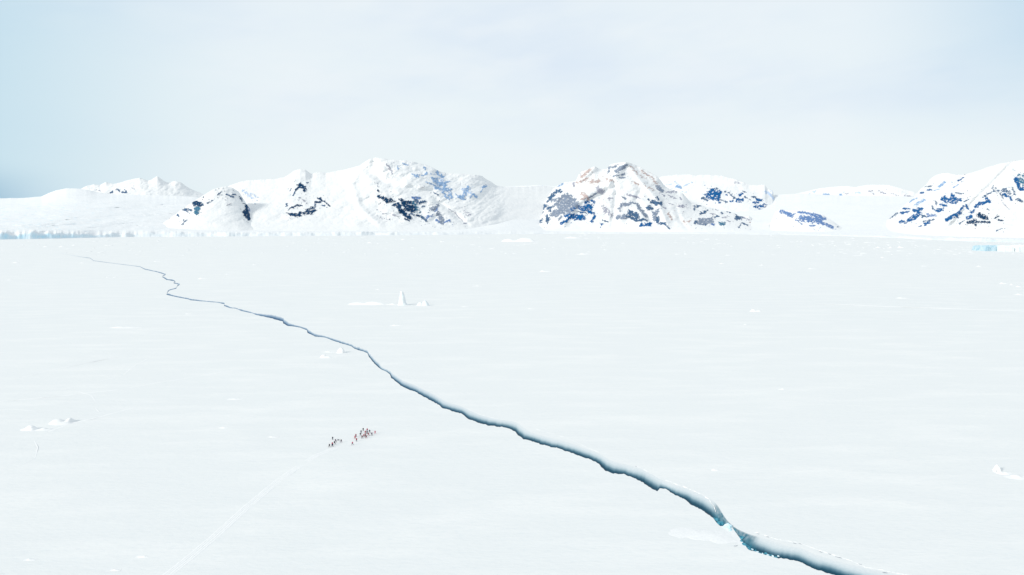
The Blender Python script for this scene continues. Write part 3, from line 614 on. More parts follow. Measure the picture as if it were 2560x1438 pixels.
massif('mountain', 'flat-topped white mountain with bright blue rock band behind the rocky mountain',
       [(1590, 500), (1620, 470), (1640, 450), (1655, 441), (1680, 438), (1700, 436.5), (1725, 436), (1742, 439), (1752, 437), (1780, 437), (1808, 440), (1835, 447), (1858, 455), (1872, 461), (1895, 464), (1906, 461), (1912, 462), (1918, 472), (1932, 476), (1935, 492), (1944, 500), (1952, 516), (1980, 535), (2030, 560)],
       [(1590, 570), (2030, 582)], 1500, 1900, S_BAK, 6.2, rows=90, amp=50, wig=1.2, ks=0.8)
massif('mountain', 'long low far white ridge between the two right-hand mountains',
       [(1960, 500), (1990, 484), (2010, 480), (2030, 475), (2050, 471), (2080, 467), (2110, 465.5), (2125, 466), (2140, 468), (2155, 464), (2180, 461.5), (2205, 462), (2225, 463), (2245, 469), (2265, 475), (2285, 480), (2300, 487), (2340, 500), (2400, 520)],
       [(1960, 512), (2400, 530)], 4200, 2200, S_FAR, 7.9, step=1.5, rows=110, ks=0.45, amp=50, wig=1.0)
massif('mountain', 'small snow hump with slanting slate-blue rock in the gap between mountains',
       [(1925, 560), (1938, 530), (1950, 523), (1975, 526), (2000, 524), (2030, 527), (2055, 536), (2080, 552), (2100, 566), (2130, 578), (2170, 588)],
       [(1925, 588), (2170, 592)], 420, 700, S_SML, 8.6, rows=60, amp=25, back=900, wig=0.6)
massif('mountain', 'tall steep mountain at the right edge with blue rock ribs and snow gullies',
       [(2170, 584), (2200, 566), (2225, 545), (2245, 528), (2262, 512), (2278, 500), (2290, 487), (2300, 474), (2315, 462), (2325, 448), (2335, 440), (2352, 434), (2372, 433), (2392, 437), (2405, 438), (2420, 434), (2445, 427), (2475, 416), (2500, 409), (2530, 403), (2560, 400), (2640, 388), (2720, 396), (2820, 420), (2940, 470), (3060, 530), (3160, 600)],
       [(2170, 590), (2300, 592), (2400, 596), (2560, 600), (3160, 612)], 500, 1900, S_RGT, 9.3, rows=150, amp=55, wig=1.0,
       gullies=[(6, 75, [(2536, 402), (2500, 440), (2470, 470), (2430, 508), (2400, 540), (2370, 572)]), (5, 50, [(2415, 438), (2390, 460), (2355, 485), (2320, 505)]), (5, 45, [(2440, 500), (2420, 530), (2380, 560)])])

# ------------------------------------------------------------------ lumps of ice and snow
def lump_mesh(seed, peaks, res=(34, 18), rough=0.12):
    """peaks: list of (x, y, rx, ry, h) in unit-size coordinates: a drifted mound with noisy flanks."""
    nu, nv = res
    x = np.linspace(-1.25, 1.25, nu); y = np.linspace(-1.25, 1.25, nv)
    X, Y = np.meshgrid(x, y)
    Zh = np.zeros_like(X)
    for (a, b, rx, ry, h) in peaks:
        d = np.sqrt(((X - a) / rx) ** 2 + ((Y - b) / ry) ** 2)
        Zh = np.maximum(Zh, h * np.clip(1 - (d * (1 + rough * 1.5 * fbm(X * 2.3 + seed, Y * 2.3, 3))) ** 2, 0, 1) ** 0.9)
    Zh = Zh * (1 + rough * 2 * fbm(X * 4 + seed, Y * 4 + seed, 3)) - 0.035
    Zh = np.where((np.abs(X) > 1.2) | (np.abs(Y) > 1.2), -0.1, Zh)
    return np.stack([X, Y, Zh], -1).reshape(-1, 3), grid_faces(nv, nu)
def place_lump(name, label, cat, px0, px1, py_base, hpx, mat, peaks=None, depth=0.6, seed=None, group=None, rough=0.12, res=(34, 18), kind=None):
    seed = seed if seed is not None else px0 * 0.13
    cxp = (px0 + px1) / 2
    x0, y0 = on_ice(px0, py_base); x1, y1 = on_ice(px1, py_base)
    W = (x1 - x0) / 2; Hh = (0.8 if hpx > 7 else 0.6) * hpx * y0 / F
    if peaks is None:
        r_ = random.Random(int(seed * 100))
        peaks = [(0.05, 0, 0.95, 0.9, 0.45), (r_.uniform(-0.4, 0.3), 0, 0.45, 0.6, 1.0), (r_.uniform(0.2, 0.6), 0.1, 0.4, 0.5, r_.uniform(0.4, 0.7))]
    V, Fq = lump_mesh(seed, peaks, res, rough)
    dep = max(W * depth, 0.4)
    V = V * np.array([W, dep, Hh])
    o = mesh_obj(name, V, Fq, mat)
    o.location = ((x0 + x1) / 2, y0 + dep, 0.0)
    tag(o, label, cat, group, kind)
    return o
# iceberg group frozen into the sea ice left of centre
def spire(name, label, rows, px, py, mat, seed, cat='iceberg', group=None, seg=14):
    """Upright block of ice: rows of (height_px, offset_px, half width_px)."""
    x0, y0 = on_ice(px, py); k = y0 / F
    V = []
    for (h, off, w) in rows:
        for i in range(seg):
            a = 2 * math.pi * i / seg; rr = w * k * (1 + 0.22 * float(fbm(np.array([math.cos(a) * 1.3 + seed]), np.array([math.sin(a) * 1.3 + h * 0.05]), 3)[0]))
            V.append((off * k + rr * math.cos(a), rr * 0.75 * math.sin(a), h * k))
    nR = len(rows); V.append((rows[-1][1] * k, 0, rows[-1][0] * k + 0.5 * k))
    me = bpy.data.meshes.new(name)
    fs = [(r * seg + i, r * seg + (i + 1) % seg, (r + 1) * seg + (i + 1) % seg, (r + 1) * seg + i) for r in range(nR - 1) for i in range(seg)]
    fs += [((nR - 1) * seg + i, (nR - 1) * seg + (i + 1) % seg, nR * seg) for i in range(seg)]
    me.from_pydata(V, [], fs); me.materials.append(mat)
    o = bpy.data.objects.new(name, me); COL.objects.link(o); o.location = (x0, y0 + 6, -0.1)
    tag(o, label, cat, group)
    return o
G1 = 'iceberg pieces frozen into the sea ice'
spire('iceberg', 'tall narrow white ice spire standing alone on the flat sea ice', [(-1, 2, 16), (2, 2, 12), (6, 1, 9.5), (14, 0, 8), (22, 0.5, 6.5), (30, -0.5, 4.6), (35, -1, 3)], 1004, 764, M_BERG, 1.2, group=G1)
place_lump('iceberg', 'long low brilliant white ice slab left of the ice spire', 'iceberg', 866, 962, 763, 8.5, M_FRESH, [(-0.5, 0, 0.5, 0.6, 0.8), (0.35, 0, 0.6, 0.7, 1.0), (0, 0, 1.0, 0.8, 0.45)], 0.30, group=G1)
place_lump('iceberg', 'thin white ice ledge joining the low slab and the ice spire', 'iceberg', 960, 992, 762, 4, M_FRESH, None, 0.3, group=G1)
place_lump('iceberg', 'small pale blue lump of ice right of the ice spire', 'iceberg', 1040, 1074, 765, 16, M_BERG, [(-0.4, 0, 0.6, 0.7, 0.7), (0.3, 0, 0.6, 0.7, 1.0)], 0.5, group=G1)
G2 = 'icebergs frozen in near the far shore'
place_lump('iceberg', 'low white iceberg with two humps below the gap between the central mountains', 'iceberg', 1253, 1346, 605, 12, M_FRESH, [(-0.6, 0, 0.4, 0.7, 0.75), (0.3, 0, 0.6, 0.8, 1.0), (0, 0, 1.0, 0.8, 0.4)], 0.5, group=G2)
place_lump('iceberg', 'thin flat white iceberg right of the two-humped one', 'iceberg', 1409, 1452, 596, 5, M_FRESH, [(0, 0, 1.0, 0.9, 1.0)], 0.5, group=G2)
# blue-fronted tabular berg at the right edge
def tabular(name, label, px0, px1, py, hpx, mat, thick, seed):
    x0, y0 = on_ice(px0, py); x1, y1 = on_ice(px1, py); k = y0 / F; n_ = 26
    xs = np.linspace(x0, x1, n_); jy = 9 * fbm(xs / 30 + seed, xs * 0, 3); top = hpx * k * (1 + 0.3 * fbm(xs / 26 + seed, xs * 0 + 3, 3))
    V = []; 
    for (yy, zf) in ((0, None), (1.0, 0.5), (2.0, 1.0), (thick * 0.5, 1.12), (thick, 0.95), (thick + 2, None)):
        for i in range(n_):
            e = 1 if 0 < i < n_ - 1 else 0.0
            V.append((xs[i] - x0, yy + jy[i], -1 if zf is None else max(top[i] * zf * e + (2.5 * math.sin(i * 2.1 + zf * 5) if e else 0), -1)))
    o = mesh_obj(name, V, grid_faces(6, n_), mat, smooth=False); o.location = (x0, y0, 0)
    tag(o, label, 'iceberg', G2); return o
tabular('iceberg', 'flat-topped iceberg with blue front wall at the right edge', 2464, 2512, 628, 11, M_BLUEBERG, 90, 2.0)
tabular('iceberg', 'white iceberg block right of the blue-walled one, nearly touching it', 2511, 2537, 629, 11, M_BERG, 80, 5.0)
tabular('iceberg', 'large white iceberg block cut by the right edge of the photo', 2540, 2640, 629, 12, M_BERG, 90, 8.0)
G3 = 'snow mounds on the sea ice'
place_lump('snow_mound', 'bright white rounded snow mound near the left edge, with a long drift', 'snow mound', 46, 88, 1078, 13, M_FRESH, [(0, 0, 0.75, 0.8, 1.0), (-0.2, 0, 1.0, 0.9, 0.35)], 0.7, group=G3)
place_lump('snow_mound', 'low broad snow drift just right of the bright mound near the left edge', 'snow mound', 78, 124, 1078, 7, M_TRAIL, None, 0.6, group=G3)
place_lump('snow_mound', 'hollowed snow mound with bluish shade behind the bright mound near the left edge', 'snow mound', 98, 164, 1066, 13, M_TRAIL, [(-0.3, 0.2, 0.6, 0.5, 0.8), (0.55, 0.3, 0.35, 0.5, 1.0), (0.2, -0.2, 0.9, 0.5, 0.4)], 0.9, group=G3)
place_lump('snow_mound', 'small pointed white mound just below the crack, left of a round one', 'snow mound', 792, 828, 896, 9, M_FRESH, [(-0.2, 0, 0.5, 0.6, 1.0), (0.3, 0, 0.6, 0.6, 0.5)], 0.6, group=G3)
place_lump('snow_mound', 'round white mound just below the crack, right of a pointed one', 'snow mound', 836, 864, 884, 16, M_FRESH, [(0, 0, 0.75, 0.8, 1.0)], 0.8, group=G3)
place_lump('snow_mound', 'thin drift trailing between the pointed and the round mound', 'snow mound', 796, 842, 882, 4, M_TRACK, None, 0.3, group=G3)
place_lump('snow_mound', 'hollow snow mound cut by the right edge, lower right', 'snow mound', 2488, 2520, 1184, 20, M_TRAIL, [(0.2, 0.3, 0.6, 0.6, 1.0), (-0.5, -0.2, 0.3, 0.3, 0.4)], 1.0, group=G3)
place_lump('snow_mound', 'bright snow heap in front of the hollow mound at the right edge', 'snow mound', 2496, 2536, 1188, 6, M_FRESH, None, 0.6, group=G3)
place_lump('snow_mound', 'long low drift cut by the right edge, lower right', 'snow mound', 2522, 2600, 1202, 8, M_TRAIL, None, 0.6, group=G3)
place_lump('snow_mound', 'faint low snow drift left of the crack at mid height', 'snow mound', 258, 345, 822, 5, M_TRACK, None, 0.4, group=G3)
place_lump('snow_mound', 'creamy uplifted snow bank on the near edge of the crack beside the ice rubble', 'snow bank', 1690, 1848, 1370, 7, M_TRAIL, [(0.6, -0.1, 0.55, 0.5, 0.55), (0.15, 0.3, 0.8, 0.6, 0.7), (-0.4, 0.5, 0.7, 0.6, 0.4)], 0.7, rough=0.22, seed=4.2, res=(60, 40))
small = [(1437, 1478, 637, 7), (1346, 1381, 680, 6), (1874, 1908, 780, 8), (1856, 1872, 813, 4), (2238, 2278, 747, 5), (1944, 1966, 975, 5), (1776, 1802, 1178, 7), (488, 518, 698, 5), (458, 482, 786, 3), (934, 952, 725, 4),
         (976, 1002, 815, 4), (1318, 1336, 773, 3), (1708, 1722, 636, 4), (1796, 1812, 660, 4), (1896, 1912, 664, 4), (2020, 2048, 673, 4), (2500, 2524, 710, 5), (2524, 2536, 713, 4), (2540, 2556, 718, 6), (2536, 2566, 738, 5),
         (2188, 2204, 620, 5), (2218, 2236, 620, 5), (2244, 2264, 620, 7), (2200, 2214, 645, 4), (2302, 2320, 666, 3), (2440, 2456, 667, 4), (100, 120, 618, 4), (140, 162, 618, 5), (176, 188, 614, 4), (256, 274, 615, 3),
         (22, 46, 658, 5), (196, 210, 658, 3), (380, 400, 655, 3), (626, 642, 663, 3), (1178, 1204, 716, 3), (1148, 1172, 768, 3), (1216, 1240, 623, 4), (1260, 1268, 634, 3), (1506, 1516, 625, 3), (1098, 1112, 605, 4),
         (914, 932, 608, 5), (1000, 1014, 600, 4), (560, 574, 687, 3), (262, 272, 694, 3), (280, 290, 694, 3), (8, 30, 701, 3), (540, 572, 1072, 4), (570, 600, 1000, 3), (60, 84, 1402, 5), (340, 368, 1395, 5), (275, 296, 1428, 5), (670, 692, 1094, 4)]
where = {0: 'white snow lump on the flat ice below the rocky mountain, nearest the far shore', 1: 'white snow lump, second below the rocky mountain on the flat ice', 2: 'peaked white snow lump in the middle of the right half of the ice',
         3: 'small white lump just below the peaked lump in the right half', 4: 'flat white snow streak left of the chain of lumps at the right edge', 5: 'lone tiny white lump above the crack, right of centre', 6: 'white snow lump just above the crack where it widens',
         7: 'thin white snow patch right of the far end of the crack', 9: 'tiny white lump behind the low slab by the ice spire', 10: 'tiny white lump below the ice spire, alone'}
for i, (a, b_, c_, d_) in enumerate(small):
    if i in where: lb, gr = where[i], G3
    elif c_ < 630: lb, gr = 'tiny white ice lump far off near the frozen shore', 'tiny ice lumps near the far shore'
    elif a > 2180: lb, gr = 'tiny white snow lump towards the right edge of the ice', 'tiny snow lumps towards the right edge'
    elif c_ > 990: lb, gr = 'faint small snow lump on the near ice left of the walkers', 'faint snow lumps on the near left ice'
    elif a < 760: lb, gr = 'tiny white snow lump by the far thin end of the crack', 'tiny snow lumps by the far end of the crack'
    else: lb, gr = 'tiny white snow lump out on the middle of the ice beyond the crack', 'tiny snow lumps on the middle ice'
    place_lump('snow_lump', lb, 'snow lump', a, b_, c_, d_, M_TRACK if i % 3 else M_TRAIL, None, 0.45, seed=i * 1.7 + 0.3, group=gr, res=(18, 10))

# rough refrozen ice towards the shore: far too many small bumps to count
V, Fq, off = [], [], 0
for i in range(380):
    if i < 300: px = random.uniform(-60, 2620); py = random.uniform(588, 640) ** 1.0
    elif i < 420: px = random.uniform(2080, 2620); py = random.uniform(592, 640)
    else: px = random.uniform(-60, 520); py = random.uniform(600, 660)
    if py < float(interp(SHORE, np.array([px]))[0]) + 1: continue
    x, y = on_ice(px, py); w = random.uniform(2, 9) * y / F; h = random.uniform(0.5, 1.6) * y / F * 0.8
    k = 7
    ring = [(x + w * math.cos(2 * math.pi * j / k) * random.uniform(0.7, 1.1), y + w * 1.6 * math.sin(2 * math.pi * j / k), -0.3) for j in range(k)]
    mid = [(x + w * 0.5 * math.cos(2 * math.pi * j / k) * random.uniform(0.7, 1.1), y + w * 0.8 * math.sin(2 * math.pi * j / k), h * random.uniform(0.6, 1.0)) for j in range(k)]
    V += ring + mid + [(x, y, h)]
    for j in range(k):
        q = (j + 1) % k
        Fq += [(off + j, off + q, off + k + q), (off + j, off + k + q, off + k + j), (off + k + j, off + k + q, off + 2 * k)]
    off += 2 * k + 1
tag(mesh_obj('rough_ice', V, Fq, M_TRACK), 'scattered rough ice bumps along the frozen shore', 'rough ice', None, 'stuff')

# ------------------------------------------------------------------ tracks in the snow: low berms thrown up by feet and sledges
def berm(name, pl, wpx, hgt, mat, seed, label=None, jitter=0.0, offs=0.0):
    p = np.array(pl, float); d = np.concatenate([[0], np.cumsum(np.hypot(*np.diff(p, axis=0).T))]); m = int(d[-1] / 3.0) + 2
    q = np.linspace(0, d[-1], m); px = np.interp(q, d, p[:, 0]); py = np.interp(q, d, p[:, 1])
    x, y = on_ice(px, py)
    tx = np.gradient(x); ty = np.gradient(y); L = np.hypot(tx, ty); nxx, nyy = -ty / L, tx / L
    w = wpx if not callable(wpx) else wpx(px)
    w = w * (1 + 0.5 * fbm(q / 14 + seed, q * 0, 3)); jx = jitter * fbm(q / 22 + seed, q * 0 + 5, 3) + offs
    hh = hgt * (0.55 + 0.9 * np.clip(0.5 + fbm(q / 5 + seed, q * 0 + 2, 3), 0, 1))
    if name == 'snow_lip':
        g_ = sstep(-0.12, 0.22, fbm(q / 12 + seed, q * 0 + 9, 3)); hh = hh * g_; w = w * (0.3 + 0.7 * g_)
    rows = []
    for t, z in ((-1, -0.05), (-0.5, 0.7), (0, 1.0), (0.5, 0.7), (1, -0.05)):
        xx = x + nxx * (w * t + jx); yy = y + nyy * (w * t + jx)
        rows.append(np.column_stack([xx, yy, ice_h(xx, yy) + hh * z + 0.02 - (0.06 if abs(t) == 1 else 0)]))
    o = mesh_obj(name, np.concatenate(rows), grid_faces(5, m), mat)
    tag(o, label, None, None, 'structure')
TR = [(846, 1116), (820, 1127), (790, 1140), (760, 1158), (700, 1198), (620, 1266), (540, 1338), (470, 1398), (400, 1452), (300, 1530), (120, 1680)]
for k, o_ in enumerate((-1.5, -0.5, 0.5, 1.6)):
    berm('trail', TR, 0.5, 0.035, M_TRAIL if k % 2 else M_TRACK, k * 3.1, jitter=0.35, offs=o_)
berm('track', [(-200, 1022), (0, 1003), (60, 999), (150, 990), (300, 974), (400, 956), (470, 945), (560, 930), (640, 915)], 0.7, 0.05, M_TRACK, 1)
berm('track', [(-150, 1240), (0, 1180), (50, 1165), (88, 1146), (95, 1120), (86, 1102), (118, 1086), (165, 1062), (232, 1047)], 0.28, 0.04, M_TRAIL, 2)
berm('track', [(188, 977), (228, 988), (238, 1002), (240, 1022), (248, 1030)], 0.3, 0.04, M_TRAIL, 3)
berm('track', [(2040, 760), (2130, 762.5), (2210, 766), (2369, 771.5), (2560, 778), (2900, 792)], 1.8, 0.30, M_TRACK, 4)
berm('track', [(55, 943), (125, 925), (203, 911), (300, 890)], 0.7, 0.05, M_TRACK, 5)
berm('track', [(150, 975), (194, 965), (306, 939), (335, 915), (369, 897)], 0.6, 0.05, M_TRACK, 6)
berm('track', [(0, 1025), (30, 1023), (90, 1028)], 0.5, 0.08, M_TRACK, 7)
berm('track', [(120, 1080), (180, 1058), (232, 1047), (330, 1020)], 1.0, 0.05, M_TRACK, 8)
# broken snow lip along the far edge of the lead
R8 = lambda l: [(1500 + a / 3.2, 1100 + b / 3.2) for a, b in l]
berm('snow_lip', R8([(520, 322), (560, 332), (600, 350), (700, 385), (790, 425), (870, 470), (910, 530), (925, 575)]), 0.40, 0.22, M_TRACK, 11, jitter=0.5)
berm('snow_lip', R8([(1200, 735), (1260, 742), (1340, 770), (1430, 800), (1520, 810), (1600, 825), (1760, 885), (1900, 930), (2020, 970), (2130, 1020), (2250, 1040), (2400, 1070), (2700, 1130)]), 0.28, 0.16, M_TRACK, 12, jitter=0.5)
berm('snow_lip', R8([(280, 205), (340, 232), (420, 275), (500, 318)]), 0.3, 0.10, M_TRAIL, 13, jitter=0.2)
berm('snow_lip', [(1158, 1017), (1200, 1037), (1240, 1047), (1290, 1054), (1310, 1060)], 0.35, 0.10, M_TRAIL, 14, jitter=0.2)
berm('snow_lip', [(1340, 1073), (1380, 1084), (1420, 1096), (1470, 1120), (1500, 1132)], 0.3, 0.10, M_TRAIL, 15, jitter=0.2)

# dark dashes: raised strips coloured with the shade of gaps in the lip
for k, seg_ in enumerate([[(280, 205), (296, 213)], [(1255, 747), (1275, 751)], [(1330, 770), (1352, 776)], [(1545, 822), (1570, 826)], [(1590, 824), (1615, 834)], [(1755, 890), (1778, 898)], [(1825, 908), (1848, 914)], [(1880, 930), (1935, 944)], [(2065, 988), (2095, 998)], [(2260, 1058), (2300, 1062)], [(1070, 848), (1100, 844)]]):
    (a, b_), (c_, d_) = [(1500 + q / 3.2, 1100 + w / 3.2) for q, w in seg_]
    x0, y0 = on_ice(a, b_ + 1); x1, y1 = on_ice(c_, d_ + 1)
    n_ = 7; t = np.linspace(0, 1, n_); xs = x0 + (x1 - x0) * t; ys = y0 + (y1 - y0) * t; wv_ = 0.20 * np.sin(np.pi * np.clip(t, 0.05, 0.95))
    ys = ys + 0.15 * fbm(t * 3 + k, t * 0, 2)
    zt = ice_h(xs, ys) + 0.16
    V = np.concatenate([np.column_stack([xs, ys - wv_, zt - 0.10]), np.column_stack([xs, ys, zt]), np.column_stack([xs, ys + wv_, zt - 0.10])])
    tag(mesh_obj('gap_shade_strip', V, grid_faces(3, n_), M_GAP_SHADE), kind='structure')

# ice rubble jammed in the lead
def ice_block(name, label, px, py, size, mat, seed, z=-0.6, group='ice rubble jammed in the crack'):
    r_ = random.Random(seed); x, y = on_ice(px, py)
    bm = bmesh.new(); bmesh.ops.create_icosphere(bm, subdivisions=2, radius=1.0)
    sx, sy, sz = size
    for v in bm.verts:
        k = 1 + 0.28 * float(perlin(np.array([v.co.x * 1.4 + seed]), np.array([v.co.y * 1.4 + v.co.z * 1.1]))[0])
        m_ = max(abs(v.co.x), abs(v.co.y), abs(v.co.z)); kk = k * (0.65 + 0.35 / m_)
        v.co = Vector((v.co.x * sx * kk, v.co.y * sy * kk, v.co.z * sz * kk))
    me = bpy.data.meshes.new(name); bm.to_mesh(me); bm.free(); me.materials.append(mat)
    o = bpy.data.objects.new(name, me); COL.objects.link(o); o.location = (x, y, z); o.rotation_euler = (r_.uniform(-.3, .3), r_.uniform(-.3, .3), r_.uniform(0, 3))
    tag(o, label, 'ice block', group)
ice_block('ice_block', 'pale cyan ice block bridging the narrow part of the crack', 1816, 1317, (1.9, 2.6, 0.8), M_PALE, 1, -0.35)
ice_block('ice_block', 'small white ice block wedged beside the pale bridging block', 1826, 1325, (1.3, 1.3, 0.6), M_PALE, 2, -0.35)
tl = ['teal ice block at the upper end of the rubble in the crack', 'teal ice block touching the pale bridging block from the left', 'teal ice block just right of the pale bridging block', 'dark teal ice block beside the black opening in the crack',
      'teal ice block below the black opening in the crack', 'teal ice block at the lower end of the rubble in the crack', 'flat teal ice block against the near edge, lower rubble']
for k, (a, b_, s) in enumerate([(1789, 1296, (1.5, 1.8, .5)), (1801, 1306, (1.7, 1.9, .6)), (1834, 1325, (1.2, 2.0, .55)), (1851, 1343, (1.3, 1.9, .6)), (1850, 1352, (1.4, 1.5, .5)), (1866, 1361, (1.6, 1.6, .5)), (1872, 1369, (1.5, 1.0, .4))]):
    ice_block('ice_block', tl[k], a, b_, s, M_TEAL, 10 + k)
for k in range(16):
    a = 1880 + k * 4.4; b_ = float(interp([(1872, 1371), (1897, 1380), (1934, 1390), (1960, 1394)], np.array([a]))[0]) - random.uniform(0, 5)
    ice_block('ice_block', 'small teal ice chunk in the row along the near edge below the rubble', a, b_, (random.uniform(.35, .8), random.uniform(.3, .6), .3), M_TEAL if k % 3 else M_PALE, 40 + k, group='small ice chunks along the near edge')

# ------------------------------------------------------------------ people
def plain(name, col, rough=0.8):
    m, nt, b = new_mat(name); n = noise_node(nt, 9.0, 3, 0.6, None, True)
    d = tuple(v * 0.75 for v in col)
    nt.links.new(ramp(nt, n, [(0.3, d), (0.7, col)]), b.inputs['Base Color']); b.inputs['Roughness'].default_value = rough
    return m
M_SKIN = plain('skin', (0.52, 0.30, 0.20)); M_BLACK = plain('black_cloth', (0.012, 0.014, 0.03)); M_NAVY = plain('navy_cloth', (0.012, 0.02, 0.07))
M_RED = plain('red_parka', (0.62, 0.0, 0.04)); M_DRED = plain('dark_red_parka', (0.36, 0.0, 0.03)); M_PINK = plain('pink_red_parka', (0.66, 0.01, 0.10)); M_PURPLE = plain('purple_cloth', (0.09, 0.015, 0.10)); M_GREY = plain('grey_cloth', (0.05, 0.055, 0.09))
M_BOOT = plain('boot_rubber', (0.015, 0.015, 0.018)); M_BROWN = plain('brown_cloth', (0.26, 0.02, 0.04))
def skin_mesh(name, verts, edges, radii, root=0, levels=1):
    me = bpy.data.meshes.new(name); me.from_pydata(verts, edges, [])
    o = bpy.data.objects.new(name, me); COL.objects.link(o)
    md = o.modifiers.new('s', 'SKIN'); md.use_smooth_shade = True
    sv = me.skin_vertices[0].data
    for i, r_ in enumerate(radii): sv[i].radius = (r_ if isinstance(r_, tuple) else (r_, r_)); sv[i].use_root = (i == root)
    sd = o.modifiers.new('d', 'SUBSURF'); sd.levels = levels; sd.render_levels = levels
    dg = bpy.context.evaluated_depsgraph_get(); dg.update()
    out = bpy.data.meshes.new_from_object(o.evaluated_get(dg), depsgraph=dg); out.name = name
    bpy.data.objects.remove(o); bpy.data.meshes.remove(me)
    return out
def pose(kind):
    lean = {'stand': 0.0, 'walk': 0.05, 'pull': 0.22}[kind]; st = {'stand': 0.05, 'walk': 0.30, 'pull': 0.36}[kind]; sw = {'stand': 0.03, 'walk': 0.22, 'pull': 0.12}[kind]
    J = {}
    J['pelvis'] = (0, 0, 0.96); J['waist'] = (0, lean * 0.35, 1.12); J['chest'] = (0, lean * 0.9, 1.32); J['neck'] = (0, lean * 1.25, 1.50); J['head'] = (0, lean * 1.4 + 0.01, 1.60); J['crown'] = (0, lean * 1.45, 1.74)
    for s, q in ((-1, 1), (1, -1)):
        J['sh', s] = (0.19 * s, lean * 1.05, 1.43); J['el', s] = (0.25 * s, lean * 0.8 + q * sw * 0.4 - 0.04, 1.15); J['wr', s] = (0.24 * s, lean * 0.8 + q * sw + 0.08, 0.93)
        J['hip', s] = (0.10 * s, 0, 0.90); J['kn', s] = (0.12 * s, q * st * 0.55 + 0.05, 0.50); J['an', s] = (0.12 * s, q * st, 0.10); J['toe', s] = (0.13 * s, q * st + 0.19, 0.05); J['heel', s] = (0.12 * s, q * st - 0.05, 0.05)
    return J
def build_person_meshes(kind):
    J = pose(kind); out = {}
    # the body: one continuous figure with head, nose, neck, arms, palms and fingers, legs
    v, e, r = [], [], []
    def add(p, rad, par=None):
        v.append(p); r.append(rad)
        if par is not None: e.append((par, len(v) - 1))
        return len(v) - 1
    pe = add(J['pelvis'], (0.15, 0.11)); wa = add(J['waist'], (0.14, 0.10), pe); ch = add(J['chest'], (0.16, 0.11), wa); ne = add(J['neck'], 0.055, ch)
    jaw = add((J['head'][0], J['head'][1] + 0.015, J['head'][2] - 0.03), (0.065, 0.075), ne); hd = add(J['head'], (0.078, 0.095), jaw); add((J['crown'][0], J['crown'][1], J['crown'][2] - 0.06), (0.072, 0.085), hd)
    for s in (-1, 1):
        a = add(J['sh', s], 0.06, ch); b = add(J['el', s], 0.042, a); c = add(J['wr', s], 0.028, b)
        h = Vector(J['wr', s]); pm = add(tuple(h + Vector((0, 0.02, -0.055))), (0.036, 0.016), c)
        k0 = add(tuple(h + Vector((0, 0.03, -0.095))), (0.038, 0.014), pm)
        hp = add(J['hip', s], 0.085, pe); kn = add(J['kn', s], 0.058, hp); an = add(J['an', s], 0.038, kn); add(J['toe', s], (0.04, 0.03), an)
    out['body'] = skin_mesh('body', v, e, r, 0)
    v, e, r = [], [], []     # parka: torso, sleeves, hem, collar
    pe = add((0, 0, 0.80), (0.21, 0.17)); p2 = add(J['pelvis'], (0.20, 0.155), pe); wa = add(J['waist'], (0.19, 0.15), p2); ch = add(J['chest'], (0.21, 0.155), wa); ne = add((J['neck'][0], J['neck'][1], J['neck'][2] - 0.01), 0.10, ch)
    for s in (-1, 1):
        a = add(J['sh', s], 0.095, ch); b = add(J['el', s], 0.075, a); add(tuple(Vector(J['wr', s]) + Vector((0, 0, 0.02))), 0.055, b)
    out['parka'] = skin_mesh('parka', v, e, r, 0)
    v, e, r = [], [], []     # trousers
    pe = add((0, 0, 0.95), (0.17, 0.13))
    for s in (-1, 1):
        hp = add(J['hip', s], 0.115, pe); kn = add(J['kn', s], 0.085, hp); add((J['an', s][0], J['an', s][1], 0.17), 0.07, kn)
    out['trousers'] = skin_mesh('trousers', v, e, r, 0)
    for s in (-1, 1):
        v, e, r = [], [], []
        a = add((J['an', s][0], J['an', s][1], 0.26), 0.07); b = add(J['an', s], 0.065, a); c = add((J['an', s][0], J['an', s][1] + 0.09, 0.06), (0.055, 0.05), b); add(J['toe', s], (0.05, 0.04), c)
        out['boot', s] = skin_mesh('boot', v, e, r, 0)
        # gloves: palm, four unequal bent fingers, thumb off the side of the palm
        bm = bmesh.new(); parts = []
        h = Vector(J['wr', s]); v, e, r = [], [], []
        c0_ = add(tuple(h + Vector((0, 0.005, 0.01))), 0.036); c1_ = add(tuple(h + Vector((0, 0.02, -0.05))), (0.045, 0.024), c0_); add(tuple(h + Vector((0, 0.03, -0.09))), (0.046, 0.02), c1_)
        parts.append(skin_mesh('palm', v, e, r, 0))
        for k, ln in enumerate((0.052, 0.060, 0.056, 0.044)):
            v, e, r = [], [], []; oy = (k - 1.5) * 0.021
            a = add(tuple(h + Vector((0, 0.03 + oy, -0.085))), 0.011); b = add(tuple(h + Vector((-0.004 * s, 0.034 + oy, -0.10 - ln * 0.5))), 0.0105, a); add(tuple(h + Vector((-0.022 * s, 0.036 + oy, -0.10 - ln))), 0.009, b)
            parts.append(skin_mesh('finger', v, e, r, 0, 1))
        v, e, r = [], [], []
        a = add(tuple(h + Vector((0, 0.045, -0.045))), 0.013); b = add(tuple(h + Vector((-0.01 * s, 0.075, -0.07))), 0.012, a); add(tuple(h + Vector((-0.02 * s, 0.085, -0.10))), 0.010, b)
        parts.append(skin_mesh('thumb', v, e, r, 0, 1))
        for p in parts: bm.from_mesh(p)
        me = bpy.data.meshes.new('glove'); bm.to_mesh(me); bm.free(); out['glove', s] = me
        for p in parts: bpy.data.meshes.remove(p)
    v, e, r = [], [], []     # hat
    a = add((J['crown'][0], J['crown'][1] - 0.005, J['crown'][2] - 0.075), (0.088, 0.103)); add((J['crown'][0], J['crown'][1] - 0.01, J['crown'][2] + 0.0), (0.06, 0.07), a)
    out['hat'] = skin_mesh('hat', v, e, r, 0)
